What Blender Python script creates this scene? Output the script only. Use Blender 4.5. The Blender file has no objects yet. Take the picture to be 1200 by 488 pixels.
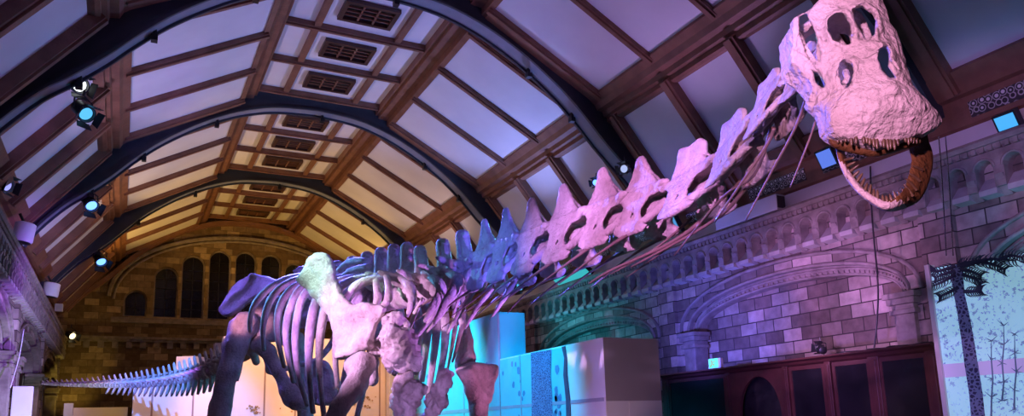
import bpy, bmesh, math, random
import numpy as np
from mathutils import Vector, Matrix, noise as mnoise
random.seed(7)
SC = bpy.context.scene
COL = SC.collection
EYE = 2.0                                   # lens height above the gallery floor
# ------------------------------------------------------------------ camera
FOC, CXP, CYP = 888.7, 600.0, 340.0
YAW, PIT, ROL = [math.radians(a) for a in (27.2, 10.34, -1.69)]
FW = Vector((math.sin(YAW)*math.cos(PIT), math.cos(YAW)*math.cos(PIT), math.sin(PIT)))
_r = Vector((math.cos(YAW), -math.sin(YAW), 0.0)); _u = _r.cross(FW)
RT = _r*math.cos(ROL) + _u*math.sin(ROL); UP = -_r*math.sin(ROL) + _u*math.cos(ROL)
CAMP = Vector((0, 0, EYE))
cd = bpy.data.cameras.new('camera'); cam = bpy.data.objects.new('camera', cd); COL.objects.link(cam)
cam.matrix_world = Matrix(((RT.x, UP.x, -FW.x, 0), (RT.y, UP.y, -FW.y, 0), (RT.z, UP.z, -FW.z, EYE), (0, 0, 0, 1)))
cd.sensor_fit = 'HORIZONTAL'; cd.sensor_width = 36.0; cd.lens = FOC/1200*36
cd.shift_y = (CYP-244)/1200.0; cd.clip_start = 0.05; cd.clip_end = 200
SC.camera = cam
def ray(x, y): return FW + RT*((x-CXP)/FOC) - UP*((y-CYP)/FOC)
def P(x, y, d): return CAMP + ray(x, y)*d                     # point at a depth
def onX(x, y, X): r = ray(x, y); return CAMP + r*(X/r.x)
def onY(x, y, Y): r = ray(x, y); return CAMP + r*(Y/r.y)
def onPlane(x, y, o, n): r = ray(x, y); return CAMP + r*((o-CAMP).dot(n)/r.dot(n))
# ------------------------------------------------------------------ tags
def tag(o, label=None, cat=None, group=None, kind=None):
    if label: o['label'] = label
    if cat: o['category'] = cat
    if group: o['group'] = group
    if kind: o['kind'] = kind
    return o
def empty(name, loc):
    o = bpy.data.objects.new(name, None); o.empty_display_size = 0.1; COL.objects.link(o); o.location = loc; return o
def link(name, me, mats, parent=None):
    for m in (mats if isinstance(mats, (list, tuple)) else [mats]): me.materials.append(m)
    o = bpy.data.objects.new(name, me); COL.objects.link(o)
    if parent is not None: adopt(o, parent)
    return o
def wpos(o):
    v = Vector(o.location)
    while o.parent is not None: o = o.parent; v = v + Vector(o.location)
    return v
def adopt(o, parent):                        # meshes are written in world space; parents are pure translations
    o.parent = parent; o.location = -wpos(parent) + Vector(o.location)
def smooth(me, a=None):
    me.polygons.foreach_set('use_smooth', [True]*len(me.polygons))
    if a is not None: me.set_sharp_from_angle(angle=math.radians(a))
    return me
# ------------------------------------------------------------------ mesh builder
class MB:
    def __init__(s): s.v = []; s.f = []; s.m = []
    def add(s, vs, fs, mi=0):
        b = len(s.v); s.v += [tuple(v) for v in vs]; s.f += [tuple(b+i for i in f) for f in fs]; s.m += [mi]*len(fs)
    def box(s, a, b, mi=0):
        x0, x1 = sorted((a[0], b[0])); y0, y1 = sorted((a[1], b[1])); z0, z1 = sorted((a[2], b[2]))
        s.add([(x0,y0,z0),(x1,y0,z0),(x1,y1,z0),(x0,y1,z0),(x0,y0,z1),(x1,y0,z1),(x1,y1,z1),(x0,y1,z1)],
              [(0,3,2,1),(4,5,6,7),(0,1,5,4),(1,2,6,5),(2,3,7,6),(3,0,4,7)], mi)
    def bar(s, p, q, w, h, up=(0,0,1), mi=0):          # box beam between two points
        p = Vector(p); q = Vector(q); d = (q-p).normalized(); up = Vector(up); r = d.cross(up).normalized(); u = r.cross(d)
        vs = [e + r*a + u*b for e in (p, q) for a, b in ((-w/2,-h/2),(w/2,-h/2),(w/2,h/2),(-w/2,h/2))]
        s.add(vs, [(0,1,2,3),(7,6,5,4),(0,4,5,1),(1,5,6,2),(2,6,7,3),(3,7,4,0)], mi)
    def extr(s, prof, fn, a, b, mi=0, closed=True):    # profile (list of 2D) swept from a to b; fn(u,v,t)
        n = len(prof); vs = [fn(u, v, t) for t in (a, b) for u, v in prof]
        fs = [(i, (i+1) % n, n+(i+1) % n, n+i) for i in range(n if closed else n-1)]
        if closed: fs += [tuple(range(n-1, -1, -1)), tuple(range(n, 2*n))]
        s.add(vs, fs, mi)
    def sweep(s, ring, frames, mi=0, closed=True, cap=True):   # ring of 2D pts, frames list of fn(u,v)
        n = len(ring); vs = [fr(u, v) for fr in frames for u, v in ring]; fs = []
        for k in range(len(frames)-1):
            for i in range(n if closed else n-1): fs.append((k*n+i, k*n+(i+1) % n, (k+1)*n+(i+1) % n, (k+1)*n+i))
        if cap and closed: fs += [tuple(range(n-1, -1, -1)), tuple(range((len(frames)-1)*n, len(frames)*n))]
        s.add(vs, fs, mi)
    def tube(s, pts, rad, n=8, flat=1.0, up=None, mi=0):       # tapered tube; flat squashes along the second axis
        pts = [Vector(p) for p in pts]; rad = rad if isinstance(rad, (list, tuple)) else [rad]*len(pts)
        t0 = (pts[1]-pts[0]).normalized(); ref = Vector(up) if up is not None else (Vector((0,0,1)) if abs(t0.z) < .9 else Vector((1,0,0)))
        b = len(s.v)
        for k, p in enumerate(pts):
            t = (pts[min(k+1, len(pts)-1)]-pts[max(k-1, 0)]).normalized()
            a = ref - t*ref.dot(t); a.normalize(); c = t.cross(a); ref = a if up is None else ref
            fl = flat[k] if isinstance(flat, (list, tuple)) else flat
            for i in range(n):
                w = 2*math.pi*i/n; q = p + a*(rad[k]*math.cos(w)) + c*(rad[k]*fl*math.sin(w)); s.v.append(tuple(q))
        for k in range(len(pts)-1):
            for i in range(n): s.f.append((b+k*n+i, b+k*n+(i+1) % n, b+(k+1)*n+(i+1) % n, b+(k+1)*n+i)); s.m.append(mi)
        s.f.append(tuple(b+i for i in range(n-1, -1, -1))); e = b+(len(pts)-1)*n; s.f.append(tuple(e+i for i in range(n))); s.m += [mi, mi]
    def lathe(s, prof, o, ax=(0,0,1), n=20, mi=0):             # prof (r, h) along axis
        o = Vector(o); ax = Vector(ax).normalized(); a = ax.orthogonal().normalized(); c = ax.cross(a); b = len(s.v); m = len(prof)
        for r, h in prof:
            for i in range(n): w = 2*math.pi*i/n; s.v.append(tuple(o + ax*h + a*(r*math.cos(w)) + c*(r*math.sin(w))))
        for k in range(m-1):
            for i in range(n): s.f.append((b+k*n+i, b+k*n+(i+1) % n, b+(k+1)*n+(i+1) % n, b+(k+1)*n+i)); s.m.append(mi)
        s.f.append(tuple(b+i for i in range(n-1, -1, -1))); e = b+(m-1)*n; s.f.append(tuple(e+i for i in range(n))); s.m += [mi, mi]
    def plate(s, outer, holes, fn, t0, t1, mi=0, back=True, mi_side=None):    # flat polygon with holes, given thickness
        bm = bmesh.new(); es = []; loops = []
        for lp in [outer]+list(holes):
            vs = [bm.verts.new((u, v, 0)) for u, v in lp]; loops.append(vs)
            es += [bm.edges.new((vs[i], vs[(i+1) % len(vs)])) for i in range(len(vs))]
        bmesh.ops.triangle_fill(bm, use_beauty=True, use_dissolve=False, edges=es)
        bm.verts.index_update(); n = len(bm.verts); uv = [(v.co.x, v.co.y) for v in bm.verts]
        fs = [[v.index for v in f.verts] for f in bm.faces]
        lid = [[v.index for v in lp] for lp in loops]; bm.free()
        s.add([fn(u, v, t0) for u, v in uv]+[fn(u, v, t1) for u, v in uv],
              [tuple(f) for f in fs]+([tuple(n+i for i in reversed(f)) for f in fs] if back else []), mi)
        b = len(s.v)-2*n
        for lp in lid:
            for i in range(len(lp)):
                p, q = lp[i], lp[(i+1) % len(lp)]; s.f.append((b+p, b+n+p, b+n+q, b+q)); s.m.append(mi if mi_side is None else mi_side)
    def mesh(s, name, bevel=None):
        me = bpy.data.meshes.new(name); me.from_pydata(s.v, [], s.f); me.polygons.foreach_set('material_index', s.m)
        bm = bmesh.new(); bm.from_mesh(me); bmesh.ops.recalc_face_normals(bm, faces=bm.faces[:]); bm.to_mesh(me); bm.free(); me.update(); return me
    def build(s, name, mats, parent=None, sm=None, bevel=0):
        me = s.mesh(name)
        if sm is not None: smooth(me, sm)
        o = link(name, me, mats, parent)
        if bevel:
            m = o.modifiers.new('bevel', 'BEVEL'); m.width = bevel; m.segments = 2; m.limit_method = 'ANGLE'
        return o
def catmull(pts, n=6):
    pts = [Vector(p) for p in pts]; out = []
    for i in range(len(pts)-1):
        p0 = pts[max(i-1, 0)]; p1 = pts[i]; p2 = pts[i+1]; p3 = pts[min(i+2, len(pts)-1)]
        for k in range(n):
            t = k/n; out.append(0.5*((2*p1)+(p2-p0)*t+(2*p0-5*p1+4*p2-p3)*t*t+(-p0+3*p1-3*p2+p3)*t**3))
    out.append(pts[-1]); return out
def interp(xs, ys, x): return float(np.interp(x, xs, ys))
# ------------------------------------------------------------------ materials
def mat(name): 
    m = bpy.data.materials.new(name); m.use_nodes = True; nt = m.node_tree; b = nt.nodes['Principled BSDF']; return m, nt, b
def N(nt, t, **kw):
    n = nt.nodes.new(t)
    for k, v in kw.items():
        if k in n.inputs.keys() if isinstance(k, str) else False: n.inputs[k].default_value = v
        else: setattr(n, k, v)
    return n
def ramp(nt, src, stops):
    r = nt.nodes.new('ShaderNodeValToRGB'); e = r.color_ramp.elements
    while len(e) > 1: e.remove(e[0])
    e[0].position = stops[0][0]; e[0].color = (*stops[0][1], 1)
    for p, c in stops[1:]: x = e.new(p); x.color = (*c, 1)
    nt.links.new(src, r.inputs[0]); return r
def noisy(name, c0, c1, scale=4, rough=.6, bump=.0, bscale=30, detail=5, metal=0, spec=.5):
    m, nt, b = mat(name); tc = N(nt, 'ShaderNodeTexCoord'); n = N(nt, 'ShaderNodeTexNoise'); n.inputs['Scale'].default_value = scale; n.inputs['Detail'].default_value = detail
    nt.links.new(tc.outputs['Object'], n.inputs['Vector']); r = ramp(nt, n.outputs['Fac'], [(.3, c0), (.7, c1)]); nt.links.new(r.outputs[0], b.inputs['Base Color'])
    b.inputs['Roughness'].default_value = rough; b.inputs['Metallic'].default_value = metal; b.inputs['Specular IOR Level'].default_value = spec
    if bump:
        n2 = N(nt, 'ShaderNodeTexNoise'); n2.inputs['Scale'].default_value = bscale; n2.inputs['Detail'].default_value = 6; nt.links.new(tc.outputs['Object'], n2.inputs['Vector'])
        bp = N(nt, 'ShaderNodeBump'); bp.inputs['Strength'].default_value = bump; bp.inputs['Distance'].default_value = .02; nt.links.new(n2.outputs['Fac'], bp.inputs['Height']); nt.links.new(bp.outputs[0], b.inputs['Normal'])
    return m
def emis(name, c, s, base=(.02,.02,.02)):
    m, nt, b = mat(name); b.inputs['Base Color'].default_value = (*base, 1); b.inputs['Emission Color'].default_value = (*c, 1); b.inputs['Emission Strength'].default_value = s; return m
def masonry(name, axis, bw, bh, c1, c2, mortar, msize=.012):
    m, nt, b = mat(name); g = N(nt, 'ShaderNodeNewGeometry'); sep = N(nt, 'ShaderNodeSeparateXYZ'); cmb = N(nt, 'ShaderNodeCombineXYZ')
    nt.links.new(g.outputs['Position'], sep.inputs[0]); nt.links.new(sep.outputs[axis], cmb.inputs[0]); nt.links.new(sep.outputs[2], cmb.inputs[1])
    br = N(nt, 'ShaderNodeTexBrick'); nt.links.new(cmb.outputs[0], br.inputs['Vector'])
    br.inputs['Scale'].default_value = 1; br.inputs['Brick Width'].default_value = bw; br.inputs['Row Height'].default_value = bh; br.inputs['Mortar Size'].default_value = msize; br.inputs['Mortar Smooth'].default_value = .2
    br.inputs['Color1'].default_value = (0,0,0,1); br.inputs['Color2'].default_value = (1,1,1,1); br.inputs['Mortar'].default_value = (.5,.5,.5,1); br.inputs['Bias'].default_value = 0.0
    r = ramp(nt, br.outputs['Color'], [(0, c1), (.35, [a*.75+b_*.25 for a, b_ in zip(c1, c2)]), (.55, [a*.5+b_*.5 for a, b_ in zip(c1, c2)]), (.8, c2), (1, [min(1, x*1.35) for x in c2])])
    n = N(nt, 'ShaderNodeTexNoise'); n.inputs['Scale'].default_value = 6; n.inputs['Detail'].default_value = 6; nt.links.new(g.outputs['Position'], n.inputs['Vector'])
    mx = N(nt, 'ShaderNodeMix', data_type='RGBA', blend_type='MULTIPLY'); mx.inputs['Factor'].default_value = .7; rr = ramp(nt, n.outputs['Fac'], [(.3, (.55,.52,.5)), (.7, (1.1,1.08,1.05))])
    nt.links.new(r.outputs[0], mx.inputs['A']); nt.links.new(rr.outputs[0], mx.inputs['B'])
    m2 = N(nt, 'ShaderNodeMix', data_type='RGBA'); nt.links.new(br.outputs['Fac'], m2.inputs['Factor']); nt.links.new(mx.outputs['Result'], m2.inputs['A']); m2.inputs['B'].default_value = (*mortar, 1)
    nt.links.new(m2.outputs['Result'], b.inputs['Base Color']); b.inputs['Roughness'].default_value = .75; b.inputs['Specular IOR Level'].default_value = .25
    ma = N(nt, 'ShaderNodeMath', operation='MULTIPLY_ADD'); nt.links.new(br.outputs['Fac'], ma.inputs[0]); ma.inputs[1].default_value = -.7; nt.links.new(n.outputs['Fac'], ma.inputs[2])
    bp = N(nt, 'ShaderNodeBump'); bp.inputs['Strength'].default_value = .6; bp.inputs['Distance'].default_value = .03; nt.links.new(ma.outputs[0], bp.inputs['Height']); nt.links.new(bp.outputs[0], b.inputs['Normal'])
    return m
M = {}
M['plaster'] = noisy('ceiling_plaster', (.66,.64,.66), (.76,.74,.75), .9, .8, .1, 8, spec=.2)
M['wood'] = noisy('ceiling_oak', (.17,.075,.045), (.27,.125,.075), 3, .5, .25, 25)
M['wood_dark'] = noisy('dark_oak', (.05,.022,.016), (.085,.04,.028), 3, .45, .2, 25)
M['rib'] = noisy('rib_iron_paint', (.035,.042,.055), (.05,.06,.075), 3, .45, .1, 20)
M['rib_light'] = noisy('rib_soffit_paint', (.2,.22,.27), (.26,.28,.33), 3, .5)
M['stone_y'] = masonry('terracotta_courses_long_wall', 1, .46, .25, (.16,.12,.105), (.46,.38,.34), (.06,.048,.045), .011)
M['stone_x'] = masonry('terracotta_courses_end_wall', 0, .52, .27, (.17,.11,.06), (.42,.31,.19), (.12,.085,.055), .008)
M['stone'] = noisy('terracotta_mouldings', (.2,.16,.145), (.36,.3,.27), 5, .7, .3, 25, spec=.25)
M['stone_pale'] = noisy('pale_terracotta', (.4,.36,.34), (.5,.46,.43), 5, .7, .2, 25, spec=.25)
M['band'] = noisy('painted_frieze', (.62,.6,.62), (.7,.68,.7), 2, .7)
M['glass_dark'] = noisy('night_leaded_glass', (.008,.008,.01), (.015,.014,.016), 3, .15)
M['black'] = noisy('black_metal', (.012,.012,.014), (.02,.02,.022), 6, .4)
M['white'] = noisy('white_paint', (.7,.7,.72), (.78,.78,.8), 2, .5)
M['chrome'] = noisy('bright_reflector', (.8,.8,.82), (.9,.9,.9), 2, .2, metal=1)
M['floor'] = noisy('oak_floor', (.1,.06,.04), (.16,.1,.06), 2, .5)
M['redwood'] = noisy('dark_red_joinery', (.05,.016,.014), (.085,.026,.022), 3, .5, .2, 20)
# pierced tracery strip: dark ground, pale rings of cut-out quatrefoils
def tracery(name):
    m, nt, b = mat(name); g = N(nt, 'ShaderNodeNewGeometry'); v = N(nt, 'ShaderNodeTexVoronoi', feature='F1'); v.inputs['Scale'].default_value = 9; v.inputs['Randomness'].default_value = .3
    nt.links.new(g.outputs['Position'], v.inputs['Vector']); r = ramp(nt, v.outputs['Distance'], [(0, (.7,.67,.66)), (.22, (.7,.67,.66)), (.3, (.02,.02,.022)), (.42, (.03,.026,.026)), (.5, (.6,.56,.55)), (.58, (.05,.04,.04)), (1, (.03,.025,.025))])
    nt.links.new(r.outputs[0], b.inputs['Base Color']); b.inputs['Roughness'].default_value = .6; return m
M['tracery'] = tracery('pierced_tracery')
# ------------------------------------------------------------------ room numbers
X0, HALF = 4.45, 6.75
XL, XR = X0-HALF, X0+HALF                    # faces of the side walls
YE, YS = 34.0, -4.0
RIBS = [13.82+6.65*k for k in (-2, -1, 0, 1, 2)]
ARCHC = [10.5+6.65*k for k in (-2, -1, 0, 1, 2, 3)]
def Z(z): return z+EYE
def side(s): return (lambda h: X0 + s*h)
def struct(o, label=None): return tag(o, label, None, None, 'structure')
mb = MB(); mb.box((XL-.6, YS, -.2), (XR+.6, YE+.6, 0)); struct(mb.build('floor', M['floor']), 'dark timber floor of the gallery')
# ------------------------------------------------------------------ ceiling
CANT0, CANT1 = (2.05, 8.82), (4.86, 7.30)
ST0, ST1 = (5.2, 7.0), (6.9, 4.9)
mb = MB()
prof = [(0, 9.28), (2.05, 9.28), CANT0, CANT1, (4.95, 7.22), (5.1, 7.22), ST0, ST1, (6.98, 4.86), (7.05, 4.4), (7.05, 3.9), (7.5, 3.9), (7.5, 7.2), (5.2, 9.9), (0, 9.9)]
for s in (-1, 1):
    mb.extr(prof, lambda h, z, t, s=s: (X0+s*h, t, Z(z)), YS, YE+.5)
ceil = struct(mb.build('ceiling', M['plaster']), 'pale plastered ceiling panels between brown timber beams')
def cslope(h):                               # height of the canted and steep planes
    return interp([2.05, 4.86, 5.2, 6.9], [8.82, 7.30, 7.0, 4.9], h)
for s in (-1, 1):
    mb = MB(); ring = [(1.66, 9.3), (1.66, 9.08), (1.74, 9.08), (1.74, 9.0), (2.0, 8.96), (2.0, 8.8), (2.12, 8.74), (2.12, 9.3)]
    mb.extr(ring, lambda h, z, t, s=s: (X0+s*h, t, Z(z)), YS, YE); mb.build('purlin', M['wood'], ceil)
    mb = MB(); ring = [(4.7, 7.5), (4.66, 7.33), (4.8, 7.22), (4.86, 7.1), (5.0, 7.08), (5.0, 7.3), (4.86, 7.4)]
    mb.extr(ring, lambda h, z, t, s=s: (X0+s*h, t, Z(z)), YS, YE); mb.build('purlin', M['wood'], ceil)
    mb = MB(); ring = [(5.0, 7.1), (5.03, 6.98), (5.12, 6.96), (5.12, 6.86), (5.2, 6.84), (5.32, 6.86), (5.34, 6.95), (5.2, 7.05)]
    mb.extr(ring, lambda h, z, t, s=s: (X0+s*h, t, Z(z)), YS, YE); mb.build('rail', M['wood'], ceil)
    mb = MB(); ring = [(6.66, 5.26), (6.56, 5.16), (6.74, 4.92), (6.8, 4.86), (6.9, 4.84), (7.0, 4.9), (6.9, 5.0)]
    mb.extr(ring, lambda h, z, t, s=s: (X0+s*h, t, Z(z)), YS, YE); mb.build('rail', M['wood'], ceil)
    mb = MB(); ring = [(6.9, 4.86), (6.98, 4.42), (7.06, 4.36), (7.1, 4.86)]
    mb.extr(ring, lambda h, z, t, s=s: (X0+s*h, t, Z(z)), YS, YE, 0); mb.build('valance', M['wood'], ceil)
def slope_bar(s, y, a, b, w, d, m, name='batten', off=0.0):   # board lying along the slope between two (h, z) points
    p = Vector((X0+s*a[0], y, Z(a[1]))); q = Vector((X0+s*b[0], y, Z(b[1]))); t = (q-p).normalized(); n = Vector((0, 1, 0)).cross(t)
    if n.z > 0: n = -n
    mb = MB(); c = n*(d/2-.02+off)
    mb.bar(p+c, q+c, w, d, up=n)
    if off == 0 and w > .12:
        c2 = n*(d+.0); mb.bar(p+c2, q+c2, w*.55, .05, up=n)
    return mb.build(name, m, ceil)
for k, ry in enumerate(RIBS):
    y0 = ry+.52; rows = [y0+1.87*i for i in range(4)]
    for i, y in enumerate(rows):
        endr = i in (0, 3)
        mb = MB(); mb.box((X0-1.7, y-.07, Z(9.16)), (X0+1.7, y+.07, Z(9.3))); mb.box((X0-1.7, y-.035, Z(9.11)), (X0+1.7, y+.035, Z(9.17))); mb.build('batten', M['wood'], ceil)
        for s in (-1, 1):
            slope_bar(s, y, CANT0, (4.8, 7.33), .17, .11, M['wood'])
            if not endr or True: slope_bar(s, y, (5.2, 7.0), (6.85, 4.96), .26 if not endr else .2, .22, M['wood'], 'mullion')
    for hx in (-.95, .95):
        mb = MB(); mb.box((X0+hx-.07, y0, Z(9.17)), (X0+hx+.07, rows[3], Z(9.3))); mb.build('batten', M['wood'], ceil)
    for i in range(3):
        yc = (rows[i]+rows[i+1])/2
        mb = MB(); mb.plate([(-.62,-.42),(.62,-.42),(.62,.42),(-.62,.42)], [[(-.52,-.33),(.52,-.33),(.52,.33),(-.52,.33)]], lambda u, v, t: (X0+u, yc+v, Z(t)), 9.18, 9.27)
        vt = mb.build('vent', M['wood_dark'], ceil)
        g = MB(); g.box((X0-.54, yc-.35, Z(9.255)), (X0+.54, yc+.35, Z(9.275)))
        g.build('vent_back', M['black'], vt)
        g = MB()
        for j in range(1, 3): g.box((X0-.52+j*.3467-.02, yc-.33, Z(9.2)), (X0-.52+j*.3467+.02, yc+.33, Z(9.25)))
        for j in range(1, 4): g.box((X0-.52, yc-.33+j*.165-.012, Z(9.2)), (X0+.52, yc-.33+j*.165+.012, Z(9.24)))
        g.build('vent_grille', M['wood'], vt)
    for s in (-1, 1):                          # pierced tracery boards each side of a rib
        for dy in (-.33, .33):
            slope_bar(s, ry+dy, (2.1, 8.8), (4.8, 7.33), .3, .06, M['wood'], 'rib_board')
            slope_bar(s, ry+dy, (2.5, 8.58), (4.6, 7.44), .16, .03, M['tracery'], 'tracery_strip', .055)
            slope_bar(s, ry+dy, (5.2, 7.0), (6.85, 4.96), .34, .08, M['wood'], 'rib_board')
            slope_bar(s, ry+dy, (5.45, 6.69), (6.6, 5.27), .2, .03, M['tracery'], 'tracery_strip', .075)
        for a, b in ((.62, 2.19), (2.59, 4.06), (4.46, 6.03)):
            mb = MB(); f = lambda h, z, t, s=s: (X0+s*h, t, Z(z))
            mb.extr([(6.905, 4.74), (6.895, 4.735), (6.95, 4.5), (6.965, 4.5)], f, ry+a, ry+b); mb.build('tracery_strip', M['tracery'], ceil)
# ------------------------------------------------------------------ great ribs
RH = [0, .8, 1.4, 2.05, 2.6, 3.1, 3.6, 4.1, 4.6, 5.03, 5.5, 5.95, 6.45, 6.74]
RZ = [8.98, 8.93, 8.83, 8.62, 8.37, 8.09, 7.75, 7.36, 6.88, 6.42, 5.98, 5.6, 5.02, 4.55]
RPT = catmull([(h, z, 0) for h, z in zip(RH, RZ)], 4)
RPATH = [(-p.x, p.y) for p in reversed(RPT)][:-1]+[(p.x, p.y) for p in RPT]
def zback(h):
    h = abs(h); return interp([0, 2.05, 2.1, 4.86, 5.2, 6.9, 7.05], [9.3, 9.2, 8.85, 7.35, 7.05, 4.95, 4.6], h)
for k, ry in enumerate(RIBS):
    mb = MB(); fr = []
    for h, z in RPATH:
        fr.append((h, z))
    nrm = []
    for i in range(len(fr)):
        a = fr[max(i-1, 0)]; b = fr[min(i+1, len(fr)-1)]; t = Vector((b[0]-a[0], b[1]-a[1])).normalized(); nrm.append((t.y, -t.x))
    w = .22; vs = []; 
    for (h, z), (nx, nz) in zip(fr, nrm):
        hb, zb = h-nx*.34, z-nz*.34
        zt = max(zback(hb)+.05, zb); ht = hb
        vs += [(X0+h, ry-w, Z(z)), (X0+h, ry+w, Z(z)), (X0+ht, ry+w, Z(zt)), (X0+ht, ry-w, Z(zt))]
    fs = []; n = len(fr)
    for i in range(n-1):
        for a, b in ((0, 3), (2, 1), (3, 2)): fs.append((i*4+a, i*4+b, i*4+4+b, i*4+4+a))
    fs += [(0, 1, 2, 3), tuple(4*(n-1)+q for q in (3, 2, 1, 0))]
    mb.add(vs, fs, 0); mb.add(vs, [(i*4, i*4+4, i*4+5, i*4+1) for i in range(n-1)], 1)
    for sgn in (-1, 1):                       # projecting flange on the underside edges
        ring = [(-.03, 0), (.03, 0), (.03, .05), (-.03, .05)]
        mb.sweep(ring, [lambda u, v, h=h, z=z, nx=nx, nz=nz: (X0+h+nx*v, ry+sgn*(w+.01)+u, Z(z+nz*v)) for (h, z), (nx, nz) in zip(fr, nrm)], 0)
    rib = mb.build('trim_%d' % (k+1), [M['rib'], M['rib_light']])
    struct(rib, ['dark arched ceiling rib above the viewer', 'dark arched ceiling rib behind the skull', 'nearest full dark arched ceiling rib above the neck', 'middle dark arched ceiling rib', 'farthest dark arched ceiling rib, under amber light'][k])
    for h in ((-5.4, -4.3, -2.6, .2, 3.3, 4.4) if k > 1 else ()):    # small clips bolted to the soffit
        z = interp([p[0] for p in fr], [p[1] for p in fr], h); c = MB()
        c.box((X0+h-.03, ry+.1, Z(z)-.14), (X0+h+.03, ry+.2, Z(z)+.02)); c.box((X0+h-.06, ry+.06, Z(z)-.2), (X0+h+.05, ry+.2, Z(z)-.1)); c.build('clip', M['black'], rib)
# ------------------------------------------------------------------ side walls
ZB = -EYE                                    # floor, eye relative
def arch_curve(hw, zs, za, n=16): return [(hw*math.cos(math.pi*i/n), zs+(za-zs)*math.sin(math.pi*i/n)**.85) for i in range(n+1)]
def arch_hole(c, hw, zs, za): return [(c-hw, ZB+.3), (c+hw, ZB+.3)] + [(c+u, v) for u, v in arch_curve(hw, zs, za)][0:]
for s, nm in ((1, 'right'), (-1, 'left')):
    f = lambda y, z, t, s=s: (X0+s*(HALF+t), y, Z(z))
    mb = MB(); mb.plate([(YS, ZB), (YE, ZB), (YE, 3.95), (YS, 3.95)], [arch_hole(c, 2.7, 1.97, 2.8) for c in ARCHC], f, 0, .5)
    wall = struct(mb.build('wall_'+nm, M['stone_y']), {'right': 'long terracotta block wall with blind arches on the right', 'left': 'long terracotta wall with arches on the left'}[nm])
    mb = MB()
    for c in ARCHC: mb.box(f(c-2.8, ZB, .34), f(c+2.8, 2.9, .5))
    mb.build('arch_infill', M['stone_y'] if s > 0 else M['redwood'], wall)
    mb = MB()
    for c in ARCHC:                           # stepped and moulded orders round each arch
        mb.plate(arch_hole(c, 2.72, 1.9, 2.82), [arch_hole(c, 2.5, 1.97, 2.6)], f, .13, .42)
        for hw, zs, za, d0, d1, th in ((2.5, 1.97, 2.6, .09, .2, .05), (2.62, 1.97, 2.72, .1, .2, .03), (2.68, 1.97, 2.79, -.04, .1, .06), (2.9, 2.0, 3.0, -.07, .05, .06)):
            cv = arch_curve(hw, zs, za, 28); pts = [(c+u, v) for u, v in cv]; fr = []
            for i, (y, z) in enumerate(pts):
                a = pts[max(i-1, 0)]; b = pts[min(i+1, 28)]; t = Vector((b[0]-a[0], b[1]-a[1])).normalized(); nx, nz = t.y, -t.x
                fr.append(lambda u, v, y=y, z=z, nx=nx, nz=nz: f(y+nx*u, z+nz*u, v))
            mb.sweep([(0, d0+.02), (.02, d0), (th-.02, d0), (th, d0+.02), (th, d1), (0, d1)], fr)
        cv = arch_curve(2.56, 1.97, 2.66, 60)
        for u, v in cv[1:-1]: mb.box(f(c+u-.03, v-.02, .1), f(c+u+.03, v+.025, .15))
    mb.build('arch_moulding', M['stone'], wall, 30)
    mb = MB()
    for c in ARCHC:
        for q in (-1, 1):
            y = c+q*2.62
            for a, z0, z1 in ((.26, 1.88, 1.97), (.22, 1.78, 1.88), (.17, 1.7, 1.78), (.2, 1.62, 1.7), (.15, ZB, 1.62)): mb.box(f(y-a-.03, z0, -a+.06), f(y+a+.03, z1, .28))
    mb.build('impost', M['stone'], wall, bevel=.012)
    mb = MB()
    for y in RIBS+[RIBS[-1]+6.65-.2]: mb.box(f(y-.28, ZB, -.09), f(y+.28, 3.5, .1))
    mb.build('pilaster', M['stone_y'], wall)
    # corbel table: a row of small round niches under the cornice
    sp = .41; n = int((YE-YS)/sp); mb = MB(); m2 = MB()
    for i in range(n):
        yc = YS+.2+sp*(i+.5)
        hole = [(yc+.13, 3.2), (yc+.13, 3.5)]+[(yc+.13*math.cos(a*math.pi/8), 3.5+.13*math.sin(a*math.pi/8)) for a in range(1, 8)]+[(yc-.13, 3.5), (yc-.13, 3.2)]
        # one arcade bay as a strip: left pier, arch ring, right pier
        out = [(yc-sp/2, 3.2), (yc-.13, 3.2), (yc-.13, 3.5)]+[(yc-.13*math.cos(a*math.pi/8), 3.5+.13*math.sin(a*math.pi/8)) for a in range(1, 8)]+[(yc+.13, 3.5), (yc+.13, 3.2), (yc+sp/2, 3.2), (yc+sp/2, 3.74), (yc-sp/2, 3.74)]
        mb.plate(out, [], f, -.22, .02, back=False)
        mb.extr([(3.24, -.2), (3.38, -.25), (3.38, .0), (3.1, .0), (3.08, -.06)], lambda z, t, y: f(y, z, t), yc+.145, yc+sp-.145)
        m2.extr([(3.2, -.2), (3.4, .0), (3.4, .02), (3.1, .02), (3.12, -.2)], lambda z, t, y: f(y, z, t), yc-.13, yc+.13)
        mb.tube([f(yc+.15*math.cos(a*math.pi/8), 3.5+.15*math.sin(a*math.pi/8), -.225) for a in range(0, 9)], .022, 6)
    mb.build('corbel_table', M['stone'], wall); m2.build('niche_sill', M['stone_pale'], wall)
    mb = MB()
    ring = [(3.95, .4), (3.95, -.27), (3.9, -.3), (3.84, -.27), (3.84, -.22), (3.79, -.22), (3.74, -.16), (3.68, -.16), (3.68, .1)]
    mb.extr(ring, lambda z, t, y: f(y, z, t), YS, YE)
    for i in range(int((YE-YS)/.12)):
        y = YS+.12*i; mb.box(f(y, 3.75, -.245), f(y+.06, 3.835, -.15))
    co = mb.build('trim_%d' % (6 if s > 0 else 7), M['stone']); struct(co, 'dentilled stone cornice along the %s wall' % nm)
    mb = MB(); mb.box(f(YS, 3.93, .28), f(YE, 4.42, .34)); mb.build('frieze', M['band'], wall)
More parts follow.
